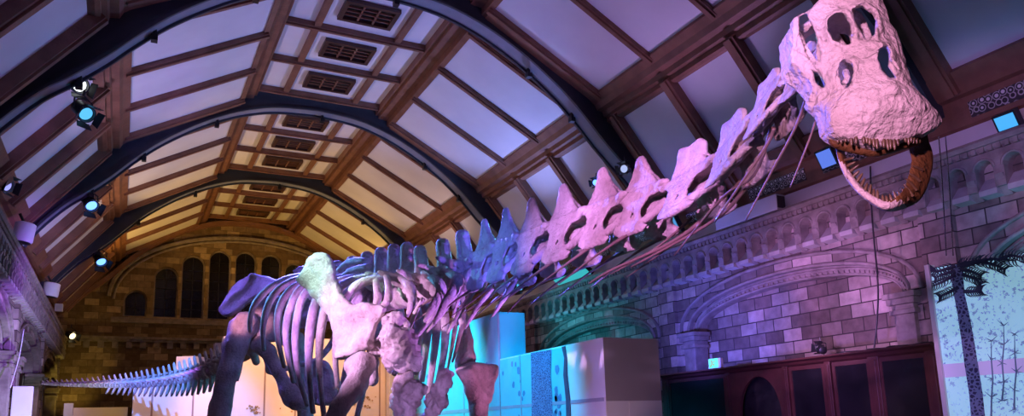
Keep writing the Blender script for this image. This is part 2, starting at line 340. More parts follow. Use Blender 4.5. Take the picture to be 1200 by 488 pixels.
# ------------------------------------------------------------------ end wall
fe = lambda x, z, t: (x, YE+t, Z(z))
WIN = [(.245, .43, 6.0), (1.35, .46, 7.05), (2.37, .46, 7.63), (3.42, .45, 7.93), (4.48, .45, 7.97), (5.54, .44, 7.92), (6.58, .45, 7.6), (7.62, .45, 7.05), (8.66, .43, 6.05)]
def lancet(x, hw, zt, zb=4.9): return [(x-hw, zb), (x+hw, zb)]+[(x+hw*math.cos(math.pi*i/14), zt-hw+hw*math.sin(math.pi*i/14)) for i in range(15)]
mb = MB(); mb.plate([(XL-.4, ZB), (XR+.4, ZB), (XR+.4, 9.6), (XL-.4, 9.6)], [lancet(*w) for w in WIN], fe, 0, .45)
we = struct(mb.build('wall_end', M['stone_x']), 'far end wall of brown blocks with a row of arched windows')
for i, (x, hw, zt) in enumerate(WIN):
    mb = MB(); mb.plate(lancet(x, hw+.02, zt+.02, 4.86), [], fe, .3, .34)
    wo = struct(mb.build('window_%d' % (i+1), M['glass_dark']), 'dark round-headed window in the end wall')
    mb = MB(); o = lancet(x, hw, zt); inn = lancet(x, hw-.06, zt-.06, 4.96); mb.plate(o, [inn], fe, .2, .31); mb.build('window_frame', M['stone'], wo)
    mb = MB(); mb.box(fe(x-.02, 4.95, .26), fe(x+.02, zt-.05, .3))
    z = 5.3
    while z < zt-.3: mb.box(fe(x-hw+.03, z, .26), fe(x+hw-.03, z+.025, .3)); z += .42
    mb.build('glazing_bar', M['black'], wo)
mb = MB()
for rx, rz, za, th, d in ((5.1, 2.75, 8.42, .16, -.12), (4.95, 2.72, 8.3, .1, -.07)):
    pts = [(X0+rx*math.cos(math.pi*i/40), za-rz+rz*math.sin(math.pi*i/40)) for i in range(41)]; fr = []
    for i, (x, z) in enumerate(pts):
        a = pts[max(i-1, 0)]; b = pts[min(i+1, 40)]; t = Vector((b[0]-a[0], b[1]-a[1])).normalized(); nx, nz = t.y, -t.x
        fr.append(lambda u, v, x=x, z=z, nx=nx, nz=nz: fe(x+nx*u, z+nz*u, v))
    mb.sweep([(0, d+.03), (.03, d), (th-.03, d), (th, d+.03), (th, .1), (0, .1)], fr)
mb.build('arch_moulding', M['stone'], we, 40)
mb = MB(); mb.box(fe(-.6, 4.62, -.2), fe(9.5, 4.74, .1)); mb.box(fe(-.6, 4.74, -.14), fe(9.5, 4.84, .3)); mb.box(fe(XL, 3.95, -.24), fe(XR, 4.05, .1)); mb.box(fe(XL, 3.85, -.16), fe(XR, 3.95, .1)); mb.build('string_course', M['stone'], we)
mb = MB()
for i in range(26): mb.box(fe(XL+.3+.5*i, 3.6, -.12), fe(XL+.52+.5*i, 3.85, .05))
mb.build('corbel', M['stone'], we)
mb = MB()
ring = [(0, 0), (0, -.3), (.16, -.34), (.22, -.2), (.22, 0)]
pts = [(h, z-.05) for h, z in RPATH if abs(h) < 6.6]; fr = []
for i, (h, z) in enumerate(pts):
    a = pts[max(i-1, 0)]; b = pts[min(i+1, len(pts)-1)]; t = Vector((b[0]-a[0], b[1]-a[1])).normalized(); nx, nz = -t.y, t.x
    fr.append(lambda u, v, h=h, z=z, nx=nx, nz=nz: fe(X0+h+nx*u, z+nz*u+.12, v))
mb.sweep(ring, fr); tr = struct(mb.build('trim_8', M['wood'], None, 40), 'brown timber arch where the vault meets the end wall')
# ================================================================== bone modelling: signed distance fields meshed by surface nets
def nets(f, lo, hi, res):
    lo = np.array(lo, float); hi = np.array(hi, float); n = np.maximum(((hi-lo)/res).astype(int)+1, 3)
    ax = [lo[i]+res*np.arange(n[i]) for i in range(3)]
    D = f(ax[0][:, None, None], ax[1][None, :, None], ax[2][None, None, :]); D = np.broadcast_to(D, tuple(n)).astype(np.float32).copy()
    for a in range(3):                       # close at the border
        s = [slice(None)]*3
        for e in (0, -1): s[a] = e; D[tuple(s)] = np.maximum(D[tuple(s)], res*.3)
    c = [D[i:n[0]-1+i, j:n[1]-1+j, k:n[2]-1+k] for i in (0, 1) for j in (0, 1) for k in (0, 1)]
    off = [np.array((i, j, k), float) for i in (0, 1) for j in (0, 1) for k in (0, 1)]
    neg = sum((x < 0).astype(int) for x in c); act = (neg > 0) & (neg < 8); idx = -np.ones(act.shape, int); cells = np.argwhere(act); idx[act] = np.arange(len(cells))
    cv = [x[act] for x in c]; acc = np.zeros((len(cells), 3)); cnt = np.zeros(len(cells))
    for a in range(8):
        for b in range(a+1, 8):
            if np.abs(off[a]-off[b]).sum() != 1: continue
            m = (cv[a] < 0) != (cv[b] < 0); t = np.where(m, cv[a]/np.where(m, cv[a]-cv[b], 1), 0)
            acc += np.where(m[:, None], off[a]+(off[b]-off[a])*t[:, None], 0); cnt += m
    V = lo+(cells+acc/np.maximum(cnt, 1)[:, None])*res; F = []
    for a in range(3):
        b, e = (a+1) % 3, (a+2) % 3; s0 = [slice(None)]*3; s1 = [slice(None)]*3
        s0[a] = slice(0, n[a]-1); s1[a] = slice(1, n[a])
        for q in (b, e): s0[q] = slice(1, n[q]-1); s1[q] = slice(1, n[q]-1)
        A = D[tuple(s0)] < 0; B = D[tuple(s1)] < 0; pos = np.argwhere(A != B)
        if not len(pos): continue
        inside = A[tuple(pos.T)]; pos = pos.copy(); pos[:, b] += 1; pos[:, e] += 1
        def ix(db, de): q = pos.copy(); q[:, b] -= db; q[:, e] -= de; return idx[tuple(q.T)]
        q = np.stack([ix(1, 1), ix(0, 1), ix(0, 0), ix(1, 0)], 1); q = np.where(inside[:, None], q, q[:, ::-1]); F.append(q)
    return V, np.concatenate(F)
def smin(a, b, k): h = np.clip(.5+.5*(b-a)/k, 0, 1); return b+(a-b)*h-k*h*(1-h)
def smax(a, b, k): return -smin(-a, -b, k)
def rcone(x, y, z, a, b, r0, r1, sc=(1, 1, 1)):       # tapered capsule; sc squashes space
    a = np.array(a, float)/sc; b = np.array(b, float)/sc; d = b-a; L = (d*d).sum()
    px, py, pz = x/sc[0]-a[0], y/sc[1]-a[1], z/sc[2]-a[2]; t = np.clip((px*d[0]+py*d[1]+pz*d[2])/L, 0, 1)
    return (np.sqrt((px-d[0]*t)**2+(py-d[1]*t)**2+(pz-d[2]*t)**2)-(r0+(r1-r0)*t))*min(sc)
def ell(x, y, z, c, r):
    k = np.sqrt(((x-c[0])/r[0])**2+((y-c[1])/r[1])**2+((z-c[2])/r[2])**2); return (k-1)*min(r)
def poly2(px, py, poly):                    # 2-D signed distance to a polygon
    d = np.full(np.broadcast(px, py).shape, 1e9); s = np.ones(d.shape); n = len(poly)
    for i in range(n):
        ax, ay = poly[i]; bx, by = poly[i-1]; ex, ey = bx-ax, by-ay; wx, wy = px-ax, py-ay
        t = np.clip((wx*ex+wy*ey)/(ex*ex+ey*ey+1e-12), 0, 1); d = np.minimum(d, (wx-ex*t)**2+(wy-ey*t)**2)
        c1 = py >= ay; c2 = py < by; c3 = ex*wy > ey*wx; fl = (c1 & c2 & c3) | (~c1 & ~c2 & ~c3); s = np.where(fl, -s, s)
    return s*np.sqrt(d)
def rough(V, F, amp, sc, seed=0):           # weathered surface: push vertices along normals by fractal noise
    nr = np.zeros_like(V); 
    a, b, c = V[F[:, 0]], V[F[:, 1]], V[F[:, 2]]; fn = np.cross(b-a, c-a)
    for i in range(4): np.add.at(nr, F[:, i], fn)
    nr /= np.linalg.norm(nr, axis=1)[:, None]+1e-9
    d = np.array([mnoise.fractal(Vector(v)*sc+Vector((seed, seed*1.7, 0)), 1.0, 2.0, 3) for v in V]); return V+nr*(d*amp)[:, None]
def to_mesh(name, V, F, mats=None, mi=None):
    me = bpy.data.meshes.new(name); me.from_pydata(V.tolist(), [], F.tolist()); me.update(); smooth(me)
    if mi is not None: me.polygons.foreach_set('material_index', mi)
    return me
def bone_mat(name, c0, c1, pit=(.25,.17,.12), bump=.55):
    m, nt, b = mat(name); tc = N(nt, 'ShaderNodeNewGeometry'); n = N(nt, 'ShaderNodeTexNoise'); n.inputs['Scale'].default_value = 3.5; n.inputs['Detail'].default_value = 8; n.inputs['Roughness'].default_value = .65
    nt.links.new(tc.outputs['Position'], n.inputs['Vector']); r = ramp(nt, n.outputs['Fac'], [(.32, c0), (.62, c1)])
    v = N(nt, 'ShaderNodeTexNoise'); v.inputs['Scale'].default_value = 28; v.inputs['Detail'].default_value = 4; nt.links.new(tc.outputs['Position'], v.inputs['Vector']); rr = ramp(nt, v.outputs['Fac'], [(.26, pit), (.36, (1, 1, 1))])
    mx = N(nt, 'ShaderNodeMix', data_type='RGBA', blend_type='MULTIPLY'); mx.inputs['Factor'].default_value = .4; nt.links.new(r.outputs[0], mx.inputs['A']); nt.links.new(rr.outputs[0], mx.inputs['B']); nt.links.new(mx.outputs['Result'], b.inputs['Base Color'])
    b.inputs['Roughness'].default_value = .55; b.inputs['Specular IOR Level'].default_value = .35
    bp = N(nt, 'ShaderNodeBump'); bp.inputs['Strength'].default_value = bump; bp.inputs['Distance'].default_value = .03; ad = N(nt, 'ShaderNodeMath', operation='ADD'); nt.links.new(n.outputs['Fac'], ad.inputs[0]); nt.links.new(v.outputs['Fac'], ad.inputs[1])
    ck = N(nt, 'ShaderNodeTexVoronoi', feature='DISTANCE_TO_EDGE'); ck.inputs['Scale'].default_value = 5.5; wv = N(nt, 'ShaderNodeMix', data_type='VECTOR'); wv.inputs['Factor'].default_value = .12; nt.links.new(tc.outputs['Position'], wv.inputs[4]); nt.links.new(n.outputs['Color'], wv.inputs[5]); nt.links.new(wv.outputs[1], ck.inputs['Vector'])
    cr = ramp(nt, ck.outputs['Distance'], [(0, (.32, .32, .32)), (.03, (.5, .5, .5)), (1, (.5, .5, .5))]); ad2 = N(nt, 'ShaderNodeMath', operation='ADD'); nt.links.new(ad.outputs[0], ad2.inputs[0]); nt.links.new(cr.outputs[0], ad2.inputs[1]); ad = ad2
    nt.links.new(ad.outputs[0], bp.inputs['Height']); nt.links.new(bp.outputs[0], b.inputs['Normal']); return m
M['bone'] = bone_mat('cast_fossil_bone', (.38,.3,.27), (.68,.6,.55))
M['bone_skull'] = bone_mat('cast_skull_bone', (.52,.45,.41), (.7,.63,.59), (.12,.06,.05), .8)
M['jaw'] = bone_mat('brown_jaw_bone', (.1,.045,.014), (.2,.1,.03), (.2,.1,.06), .5)
M['tooth'] = noisy('brown_enamel', (.07,.04,.02), (.18,.12,.06), 20, .35)
M['rod'] = noisy('thin_bone_rod', (.2,.13,.11), (.32,.22,.19), 5, .5)
M['steel'] = noisy('dark_steel_rod', (.05,.035,.035), (.08,.06,.06), 5, .4, metal=.6)
# ------------------------------------------------------------------ the mounted skeleton
SKL = empty('sauropod_skeleton', (2.6, 10.5, 0))
tag(SKL, 'giant mounted long-necked sauropod skeleton filling the hall, skull towards the viewer', 'dinosaur skeleton')
def bone(name, me, M4=None, parent=None, m=None):
    o = bpy.data.objects.new(name, me); COL.objects.link(o)
    if not me.materials: me.materials.append(m or M['bone'])
    par = parent or SKL; o.parent = par
    o.matrix_basis = Matrix.Translation(-wpos(par)) @ (M4 or Matrix.Identity(4)); return o
# ---- prototypes (x lateral, y forward, z up; one vertebra spacing = 1 along y, spine tip to rib joint = 1 along z)
def cerv_field(wide):
    SHEET = [(-.5,.22),(.6,.22),(.66,.13),(.5,.06),(.3,.02),(.2,-.08),(.24,-.2),(.46,-.29),(.3,-.37),(-.2,-.37),(-.42,-.32),(-.44,-.22),(-.32,-.1),(-.3,.02),(-.4,.08),(-.52,.1)]
    SPINE = [(-.6,.15),(-.44,.24),(-.34,.36),(-.27,.48),(-.2,.6),(-.13,.65),(-.03,.645),(.04,.57),(.13,.44),(.28,.31),(.42,.23),(.64,.16),(.5,.08),(-.45,.08)] if not wide else \
            [(-.56,.14),(-.44,.24),(-.36,.38),(-.32,.54),(-.26,.64),(-.06,.6),(.2,.6),(.32,.52),(.3,.38),(.4,.26),(.64,.18),(.5,.08),(-.45,.08)]
    def f(x, y, z):
        ax = np.abs(x); k = .04
        d = rcone(ax, y, z, (0, -.5, -.08), (0, .46, -.04), .075, .07)
        d = smin(d, ell(ax, y, z, (0, -.1, .08), (.08, .2, .1)), .05)
        yz = (y[0, :, 0][:, None]+z[0, 0, :][None, :]*0, z[0, 0, :][None, :]+y[0, :, 0][:, None]*0)
        sh = poly2(*yz, SHEET)[None]; sp = poly2(*yz, SPINE)[None]
        d = smin(d, smax(sh+.02+ax*0, np.abs(ax-(.13+.33*(.2-z)))-.024, .03), .03)
        d = smin(d, smax(sp+.015+ax*0, ax-(.04+.42*np.maximum(0, .42-z)**1.25), .05), .04)
        d = smin(d, ell(ax, y, z, (.15, .6, .16), (.06, .12, .045)), k)
        d = smin(d, ell(ax, y, z, (.14, -.48, .17), (.055, .11, .045)), k)
        d = smin(d, rcone(ax, y, z, (.08, .42, -.09), (.3, .16, -.29), .055, .045), k)
        d = smin(d, ell(ax, y, z, (.3, .04, -.3), (.045, .26, .055)), .03)
        hole = rcone(ax, y, z, (.0, .42, .2), (.0, .2, .36), .05, .02)
        hole = np.minimum(hole, rcone(ax, y, z, (.0, -.46, .22), (.0, -.36, .36), .05, .02))
        hole = np.minimum(hole, rcone(ax, y, z, (.22, -.02, -.13), (.16, .02, .0), .035, .03, (1, 1, 1)))
        return smax(d, -hole, .02)
    return f
def dors_field(x, y, z):
    ax = np.abs(x)
    d = rcone(ax, y, z, (0, -.42, -.14), (0, .42, -.12), .15, .17)
    d = smin(d, ell(ax, y, z, (0, 0, .06), (.11, .3, .14)), .06)
    yy = y+.1+.25*(z-.2)
    sp = smax(rcone(ax, yy*.6, z, (0, 0, .12), (0, 0, .52), .13, .1, (1, 1, 1)), np.abs(yy)-.13, .04)        # spine: two laminae joined by a web, hollow before and behind
    sp = smax(sp, -smax(ax-.075+.06*np.clip(z-.3, 0, 1), smax(z-.54, .035-np.abs(yy), .02), .02), .02)
    d = smin(d, sp, .04)
    d = smin(d, rcone(ax, y, z, (.1, 0, .1), (.44, -.08, .16), .06, .04, (1, 1.3, .8)), .05)
    d = smin(d, rcone(ax, y, z, (.1, .1, -.04), (.42, -.05, .15), .04, .03), .04)
    d = smin(d, rcone(ax, y, z, (.08, .2, .1), (.12, .5, .12), .06, .05), .04); d = smin(d, rcone(ax, y, z, (.08, -.2, .12), (.12, -.5, .15), .06, .045), .04)
    return smax(d, -rcone(ax, y, z, (.17, -.14, -.12), (.18, .16, -.08), .07, .06), .03)
def caud_field(x, y, z):
    ax = np.abs(x)
    d = smax(np.sqrt(ax**2+z**2)-.27-.5*y*y, np.abs(y)-.36, .06)
    d = smin(d, rcone(ax, y, z, (0, .1, .2), (0, -.42, .78), .17, .13, (.5, 1, 1)), .07)
    d = smin(d, rcone(ax, y, z, (.18, .05, .12), (.5, -.15, .1), .12, .07, (1, 1.4, 1)), .05); d = smin(d, rcone(ax, y, z, (.06, .2, .32), (.1, .62, .42), .09, .07), .04)
    return d
V, F = nets(cerv_field(0), (-.5, -.75, -.5), (.5, .9, .75), .021); me_cerv = to_mesh('cervical_vertebra', rough(V, F, .014, 6), F)
V, F = nets(cerv_field(1), (-.5, -.75, -.5), (.5, .9, .75), .021); me_cerv2 = to_mesh('cervical_vertebra', rough(V, F, .014, 6, 3), F)
V, F = nets(dors_field, (-.75, -.7, -.45), (.75, .7, .8), .024); me_dors = to_mesh('dorsal_vertebra', rough(V, F, .012, 5, 2), F)
V, F = nets(caud_field, (-.6, -.7, -.4), (.6, .75, .95), .06); me_caud = to_mesh('caudal_vertebra', V, F)
def frame(o, fwd, up, L, H, W=None):         # object matrix from forward and up directions
    f = fwd.normalized(); u = (up-f*up.dot(f)).normalized(); r = f.cross(u); W = W or H
    return Matrix(((r.x*W, f.x*L, u.x*H, o.x), (r.y*W, f.y*L, u.y*H, o.y), (r.z*W, f.z*L, u.z*H, o.z), (0, 0, 0, 1)))
# ---- the neck: centrum, spine tip, rib joint (pixels of the photograph) at a depth, base to head
NECK = [  # cx, cy, depth, height m
 (497,334,10.3,.92),(524,328,9.95,.94),(548,320,9.55,.95),(573,311,9.2,.96),(598,300,8.85,.96),(629,290,8.45,.95),(668,275,8.0,.93),(713,257,7.5,.88),(757,243,7.0,.8),(814,222,6.3,.67),(864,182,5.6,.53),(904,129,4.95,.4),(944,92,4.4,.32)]
NP = [P(x, y, d) for x, y, d, h in NECK]; HEADP = P(985, 62, 4.05)
ups = []; cen = []
for i, p in enumerate(NP):
    a = NP[i-1] if i else p-(NP[1]-p); b = NP[i+1] if i+1 < len(NP) else HEADP
    fw = (b-a)/2; u = Vector((0, 0, 1)); h = NECK[i][3]
    L = fw.length
    W = h*(1.0 if i < 3 else .78 if i < 9 else 1.0)
    bone('cervical_vertebra', me_dors if i < 3 else me_cerv if i < 9 else me_cerv2, frame(p, fw, u, L, h, W)); ups.append((fw.normalized(), L, h, W))
def rod(name, pts, rad, flat=1.0, n=7, m=None, up=None, parent=None, sub=5):
    q = catmull(pts, sub); r = [interp(np.linspace(0, 1, len(rad)), rad, i/(len(q)-1)) for i in range(len(q))] if isinstance(rad, (list, tuple)) else rad
    mb = MB(); mb.tube(q, r, n, flat, up); o = mb.build(name, m or M['bone'], parent or SKL, 180); return o
JR = {}
for i, p in enumerate(NP):
    f, L, h, W = ups[i]; u = (Vector((0, 0, 1))-f*f.z).normalized(); r = f.cross(u)
    for s in (1, -1): JR[i, s] = p + r*(s*.3*W) + u*(-.3*h) + f*(.08*L)
for i in range(1, 9):
    h = ups[i][2]
    for s in (1, -1):
        pts = [JR[i, s]+ups[i][0]*.05]; dz = Vector((0, 0, -1))
        if i >= 1: pts.append(JR[i-1, s]*.96+JR[i-1, -s]*.04+dz*(.08+.05*h))
        if i >= 2: pts.append(JR[i-2, s]+dz*(.2+.1*h))
        rod('cervical_rib', pts, [.026, .018, .012, .009, .005], .8, m=M['rod'])
RODS = [([(946,112,4.35),(932,150,4.55),(905,200,4.85),(874,258,5.2)], .012), ([(907,150,4.9),(900,168,5.0),(872,210,5.25),(838,260,5.6)], .015), ([(962,122,4.4),(948,165,4.5),(926,220,4.7)], .009), ([(904,150,5.05),(884,205,5.3),(846,232,5.7),(790,300,6.3)], .013),
        ([(877,216,5.55),(852,246,5.85),(815,272,6.25),(740,313,7.0)], .019), ([(868,212,5.75),(845,235,6.0),(790,285,6.6),(735,325,7.2)], .013), ([(820,262,6.2),(780,288,6.6),(714,318,7.3),(690,333,7.6)], .02), ([(810,256,6.45),(770,290,6.9),(715,322,7.5)], .014)]
for a, r_ in RODS: rod('cervical_rib', [P(*p) for p in a], [r_*1.1, r_*.8, r_*.7, r_*.5], .9, m=M['rod'])
# ---- the back: dorsal vertebrae, sacrum
BACK = [(478,336,10.7,.95),(463,338,11.05,.98),(448,341,11.4,1.0),(432,344,11.75,1.0),(415,348,12.1,1.0),(398,352,12.45,1.0),(380,356,12.8,1.0),(362,361,13.15,1.0),(343,367,13.5,.98),(326,375,13.9,.95),(312,386,14.3,.9)]
BP = [P(x, y, d) for x, y, d, h in BACK]
DR = []
for i, p in enumerate(BP):
    a = BP[i+1] if i+1 < len(BP) else p-(BP[i-1]-p); b = BP[i-1] if i else NP[0]
    fw = (b-a)/2; h = BACK[i][3]*1.02
    bone('dorsal_vertebra' if i < 8 else 'sacral_vertebra', me_dors, frame(p, fw, Vector((0, 0, 1)), fw.length*1.02, h*1.08, h)); DR.append((fw.normalized(), fw.length, h))
# ---- the tail
TAIL = [(303,402,14.6),(286,413,14.9),(270,423,15.2),(255,431,15.6),(230,440,16.3),(200,446,17.2),(170,449.5,17.9),(140,451,18.5),(100,451.5,19.1),(70,451,19.5),(46,450,19.8)]
tp = catmull([P(*t) for t in TAIL], 12); acc = [0]
for i in range(1, len(tp)): acc.append(acc[-1]+(tp[i]-tp[i-1]).length)
def tail_at(s):
    for i in range(1, len(tp)):
        if acc[i] >= s or i == len(tp)-1: t = (s-acc[i-1])/(acc[i]-acc[i-1]); return tp[i-1].lerp(tp[i], t), (tp[i-1]-tp[i]).normalized()
ME_CHEV = MB(); ME_CHEV.tube([(.1,0,-.22),(.06,-.1,-.45),(0,-.25,-.75),(0,-.5,-1.15)], [.1,.13,.17,.09], 6, .7); ME_CHEV.tube([(-.1,0,-.22),(-.06,-.1,-.45),(0,-.25,-.75)], [.1,.13,.16], 6, .7)
me_chev = ME_CHEV.mesh('chevron'); smooth(me_chev)
s = .1; k = 0; total = acc[-1]
while s < total-.05:
    t = s/total; p, f = tail_at(s); sp = interp([0, .35, 1], [.30, .27, .17], t); h = interp([0, .3, .55, .75, 1], [.66, .54, .40, .27, .1], t)
    bone('caudal_vertebra', me_caud, frame(p, f, Vector((0, 0, 1)), sp*1.05, h*.92, h*.8))
    if .06 < t < .72: bone('chevron', me_chev, frame(p, f, Vector((0, 0, 1)), sp*1.3, h*.66, h*.6))
    s += sp; k += 1
# ---- flat bones traced on their own planes: outline (pixels), plane through three points, thickness, bend
def flat_bone(name, poly, pts3, thick, bend=0.0, edge=.03, res=.022, noise=.02, holes=(), ridge=None, m=None, seed=0, rim=0.0):
    A, B, C = [P(*q) for q in pts3]; n = (B-A).cross(C-A).normalized()
    if n.dot(CAMP-A) < 0: n = -n
    u = (B-A).normalized(); v = n.cross(u)
    to2 = lambda q: ((lambda w: ((w-A).dot(u), (w-A).dot(v)))(onPlane(q[0], q[1], A, n)))
    pl = [to2(q) for q in poly]; hs = [[to2(q) for q in h] for h in holes]
    xs = [q[0] for q in pl]; ys = [q[1] for q in pl]; cx, cy = sum(xs)/len(xs), sum(ys)/len(ys); R2 = max(max(xs)-min(xs), max(ys)-min(ys))/2
    rg = [(to2(a), to2(b), r, hgt) for a, b, r, hgt in (ridge or [])]
    def f(x, y, z):
        d2 = poly2(x[:, :, 0], y[:, :, 0], pl)
        for h in hs: d2 = np.maximum(d2, -poly2(x[:, :, 0], y[:, :, 0], h))
        z0 = bend*(((x[:, :, 0]-cx)**2+(y[:, :, 0]-cy)**2)/R2**2)
        inner = np.clip(-d2/(thick*2.2), 0, 1); up_ = z0*0+thick*(.55+.45*inner) - rim*np.exp(-(-d2-.05)**2/.002)*0
        for a, b, r, hgt in rg:
            ex, ey = b[0]-a[0], b[1]-a[1]; t = np.clip(((x[:, :, 0]-a[0])*ex+(y[:, :, 0]-a[1])*ey)/(ex*ex+ey*ey), 0, 1)
            q = (x[:, :, 0]-a[0]-ex*t)**2+(y[:, :, 0]-a[1]-ey*t)**2; up_ = up_+hgt*np.exp(-q/(r*r))
        dz = np.where(z-z0[:, :, None] > 0, z-z0[:, :, None]-up_[:, :, None], -(z-z0[:, :, None])-thick*.8)
        return smax(np.broadcast_to(d2[:, :, None], dz.shape)+edge*.3, dz, edge)
    g = f; lim = thick*2+abs(bend)*2+max([0]+[q[3] for q in rg])
    def ff(x, y, z): X, Y = np.broadcast_arrays(x, y); return g(X, Y, z)
    Vv, Ff = nets(ff, (min(xs)-.06, min(ys)-.06, -lim-.05), (max(xs)+.06, max(ys)+.06, lim+.05), res)
    Vv = rough(Vv, Ff, noise*.55, 4.5, seed)
    if noise > .08: Vv = rough(Vv, Ff, noise*.35, 11, seed+3)
    Wd = np.array([list(A)])+Vv[:, :1]*np.array([list(u)])+Vv[:, 1:2]*np.array([list(v)])+Vv[:, 2:3]*np.array([list(n)])
    return bone(name, to_mesh(name, Wd, Ff), None, None, m)
SCAP = [(387,297),(391,299),(394,308),(396,320),(398,333),(401,344),(406,351),(412,356),(420,357),(430,355),(442,357),(452,358),(459,362),(456,372),(448,382),(444,394),(443,404),(444,410),(432,414),(418,419),(403,424),(398,416),(395,400),(392,384),(387,374),(378,360),(368,346),(358,331),(364,319),(373,306),(381,299)]
flat_bone('scapula', SCAP, [(375,315,10.6),(402,420,10.0),(456,370,9.6)], .06, .12, ridge=[((380,310),(398,360),.12,.05),((400,372),(440,362),.1,.06),((440,404),(404,420),.1,.05)], seed=4, noise=.045, res=.02)
COR = [(454,371),(460,367),(466,372),(472,380),(480,388),(484,396),(482,405),(485,415),(481,431),(472,437),(464,439),(456,436),(450,428),(442,424),(436,416),(437,404),(444,393),(449,383)]
flat_bone('coracoid', COR, [(456,370,9.6),(440,420,9.75),(482,410,9.25)], .1, -.08, ridge=[((460,375),(478,400),.1,.1),((440,410),(452,400),.09,.08),((465,425),(478,418),.1,.07)], holes=[[(447,401),(452,398),(454,403),(449,406)]], seed=9, noise=.13, res=.02)
flat_bone('sternal_plate', [(462,441),(472,437),(487,443),(496,453),(497,466),(488,478),(484,494),(478,508),(466,508),(460,490),(459,466),(459,450)], [(465,441,9.4),(468,500,9.4),(496,460,9.1)], .07, -.05, ridge=[((470,450),(488,462),.12,.06)], seed=12, noise=.1)
flat_bone('sternal_plate', [(525,438),(532,441),(531,451),(523,461),(521,473),(515,478),(508,492),(500,506),(494,500),(499,480),(507,458),(516,444)], [(528,440,9.3),(500,495,9.6),(520,470,9.3)], .06, .03, ridge=[((526,444),(510,470),.1,.05)], seed=14, noise=.1)
# right hip blade: a flaring crest, hollow underneath
ILI = [(260,371),(262,362),(267,352),(274,342),(283,334),(294,328),(305,325.5),(316,327),(326,331),(334,337),(330,344),(318,345),(306,347),(296,352),(288,359),(281,367),(272,373),(265,374)]
flat_bone('ilium', ILI, [(262,370,13.4),(305,327,13.9),(330,342,13.2)], .05, .1, ridge=[((264,366),(300,330),.12,.05),((300,330),(330,336),.1,.04)], seed=17, noise=.025)
flat_bone('ilium', [(300,352),(316,348),(334,350),(348,356),(350,372),(346,388),(336,398),(322,402),(308,400),(296,394),(290,380),(293,364)], [(300,352,13.5),(340,352,13.6),(320,400,13.4)], .1, .1, seed=18, noise=.05, res=.03)
flat_bone('ilium', [(345,318),(352,312),(362,310),(374,314),(382,322),(380,334),(368,338),(352,332)], [(345,320,14.6),(380,322,14.2),(362,338,14.4)], .05, .06, seed=19, res=.03)
# ---- limb bones: tapered shafts with swollen ends, meshed as one surface each
def limb(name, nodes, res=.03, noise=.03, k=.08, seed=1, flat=1.0, fdir=None, parent=None):     # nodes: lists of (point, radius) chains
    noise *= .5; k *= .7; nodes = [[(p, r*.82) for p, r in ch] for ch in nodes]
    pts = [p for ch in nodes for p, r in ch]; rm = max(r for ch in nodes for p, r in ch)*1.6
    lo = [min(p[i] for p in pts)-rm for i in range(3)]; hi = [max(p[i] for p in pts)+rm for i in range(3)]
    def f(x, y, z):
        d = None
        for ch in nodes:
            for (a, ra), (b, rb) in zip(ch, ch[1:]):
                q = rcone(x, y, z, a, b, ra, rb); d = q if d is None else smin(d, q, k)
        return d
    Vv, Ff = nets(f, lo, hi, res); return bone(name, to_mesh(name, rough(Vv, Ff, noise, 4, seed), Ff), None, parent)
q = lambda x, y, d: P(x, y, d)
limb('femur', [[(q(300,380,13.5), .2), (q(284,386,13.2), .27), (q(276,405,13.0), .24), (q(268,435,12.85), .2), (q(258,480,12.75), .21), (q(252,515,12.7), .26)], [(q(252,515,12.7), .26), (q(246,528,12.7), .24)], [(q(252,515,12.7), .2), (q(264,528,12.9), .22)], [(q(292,376,13.2), .17), (q(283,372,13.1), .12)]], .035, .04, .12, 2)
kn = q(252,532,12.8); ft = Vector((kn.x-.1, kn.y-.25, .35))
def lower_leg(kn, ft, a, b, toe):
    d = Vector((.16, .06, 0))
    limb(a, [[(kn+Vector((0,0,-.12)), .2), (kn.lerp(ft, .5), .11), (ft, .16)]], .04, .03, .08, 3)
    limb(b, [[(kn+d+Vector((0,0,-.15)), .1), (kn.lerp(ft, .5)+d, .06), (ft+d*.8, .1)]], .04, .02, .05, 4)
    for j in range(5):
        w = (j-2)*.4; u = Vector((math.sin(.75+w), -math.cos(.75+w), 0)); c0 = Vector((ft.x, ft.y, .24))+u*.12
        limb(toe, [[(c0, .08), (c0+u*.2+Vector((0,0,-.08)), .06), (c0+u*.34+Vector((0,0,-.17)), .055)]], .03, .01, .03, 5+j)
lower_leg(kn, ft, 'tibia', 'fibula', 'toe')
lf = q(352,478,14.6)
limb('femur', [[(q(330,392,14.5), .22), (q(345,400,14.6), .22), (q(352,440,14.5), .17), (q(358,492,14.4), .18), (q(362,520,14.4), .24)]], .04, .04, .12, 6)
kn2 = q(362,528,14.4); lower_leg(kn2, Vector((kn2.x-.05, kn2.y-.2, .35)), 'tibia', 'fibula', 'toe')
limb('pubis', [[(q(304,404,13.3), .2), (q(314,412,13.2), .16), (q(326,436,13.0), .13), (q(338,458,12.9), .17), (q(348,470,12.8), .2)], [(q(340,468,12.9), .16), (q(355,470,12.8), .17)], [(q(312,420,13.3), .08), (q(316,434,13.4), .07), (q(326,438,13.5), .09)]], .03, .03, .1, 7)
flat_bone('pubis', [(362,424),(372,420),(384,424),(390,436),(393,452),(400,464),(396,472),(384,476),(370,476),(362,470),(361,455),(358,440)], [(364,424,13.4),(365,474,13.2),(398,466,13.0)], .1, .05, ridge=[((375,430),(385,470),.12,.08)], seed=22, noise=.05)
limb('ischium', [[(q(300,396,14.1), .16), (q(296,412,14.5), .1), (q(300,424,14.9), .1)]], .035, .02, .06, 8)
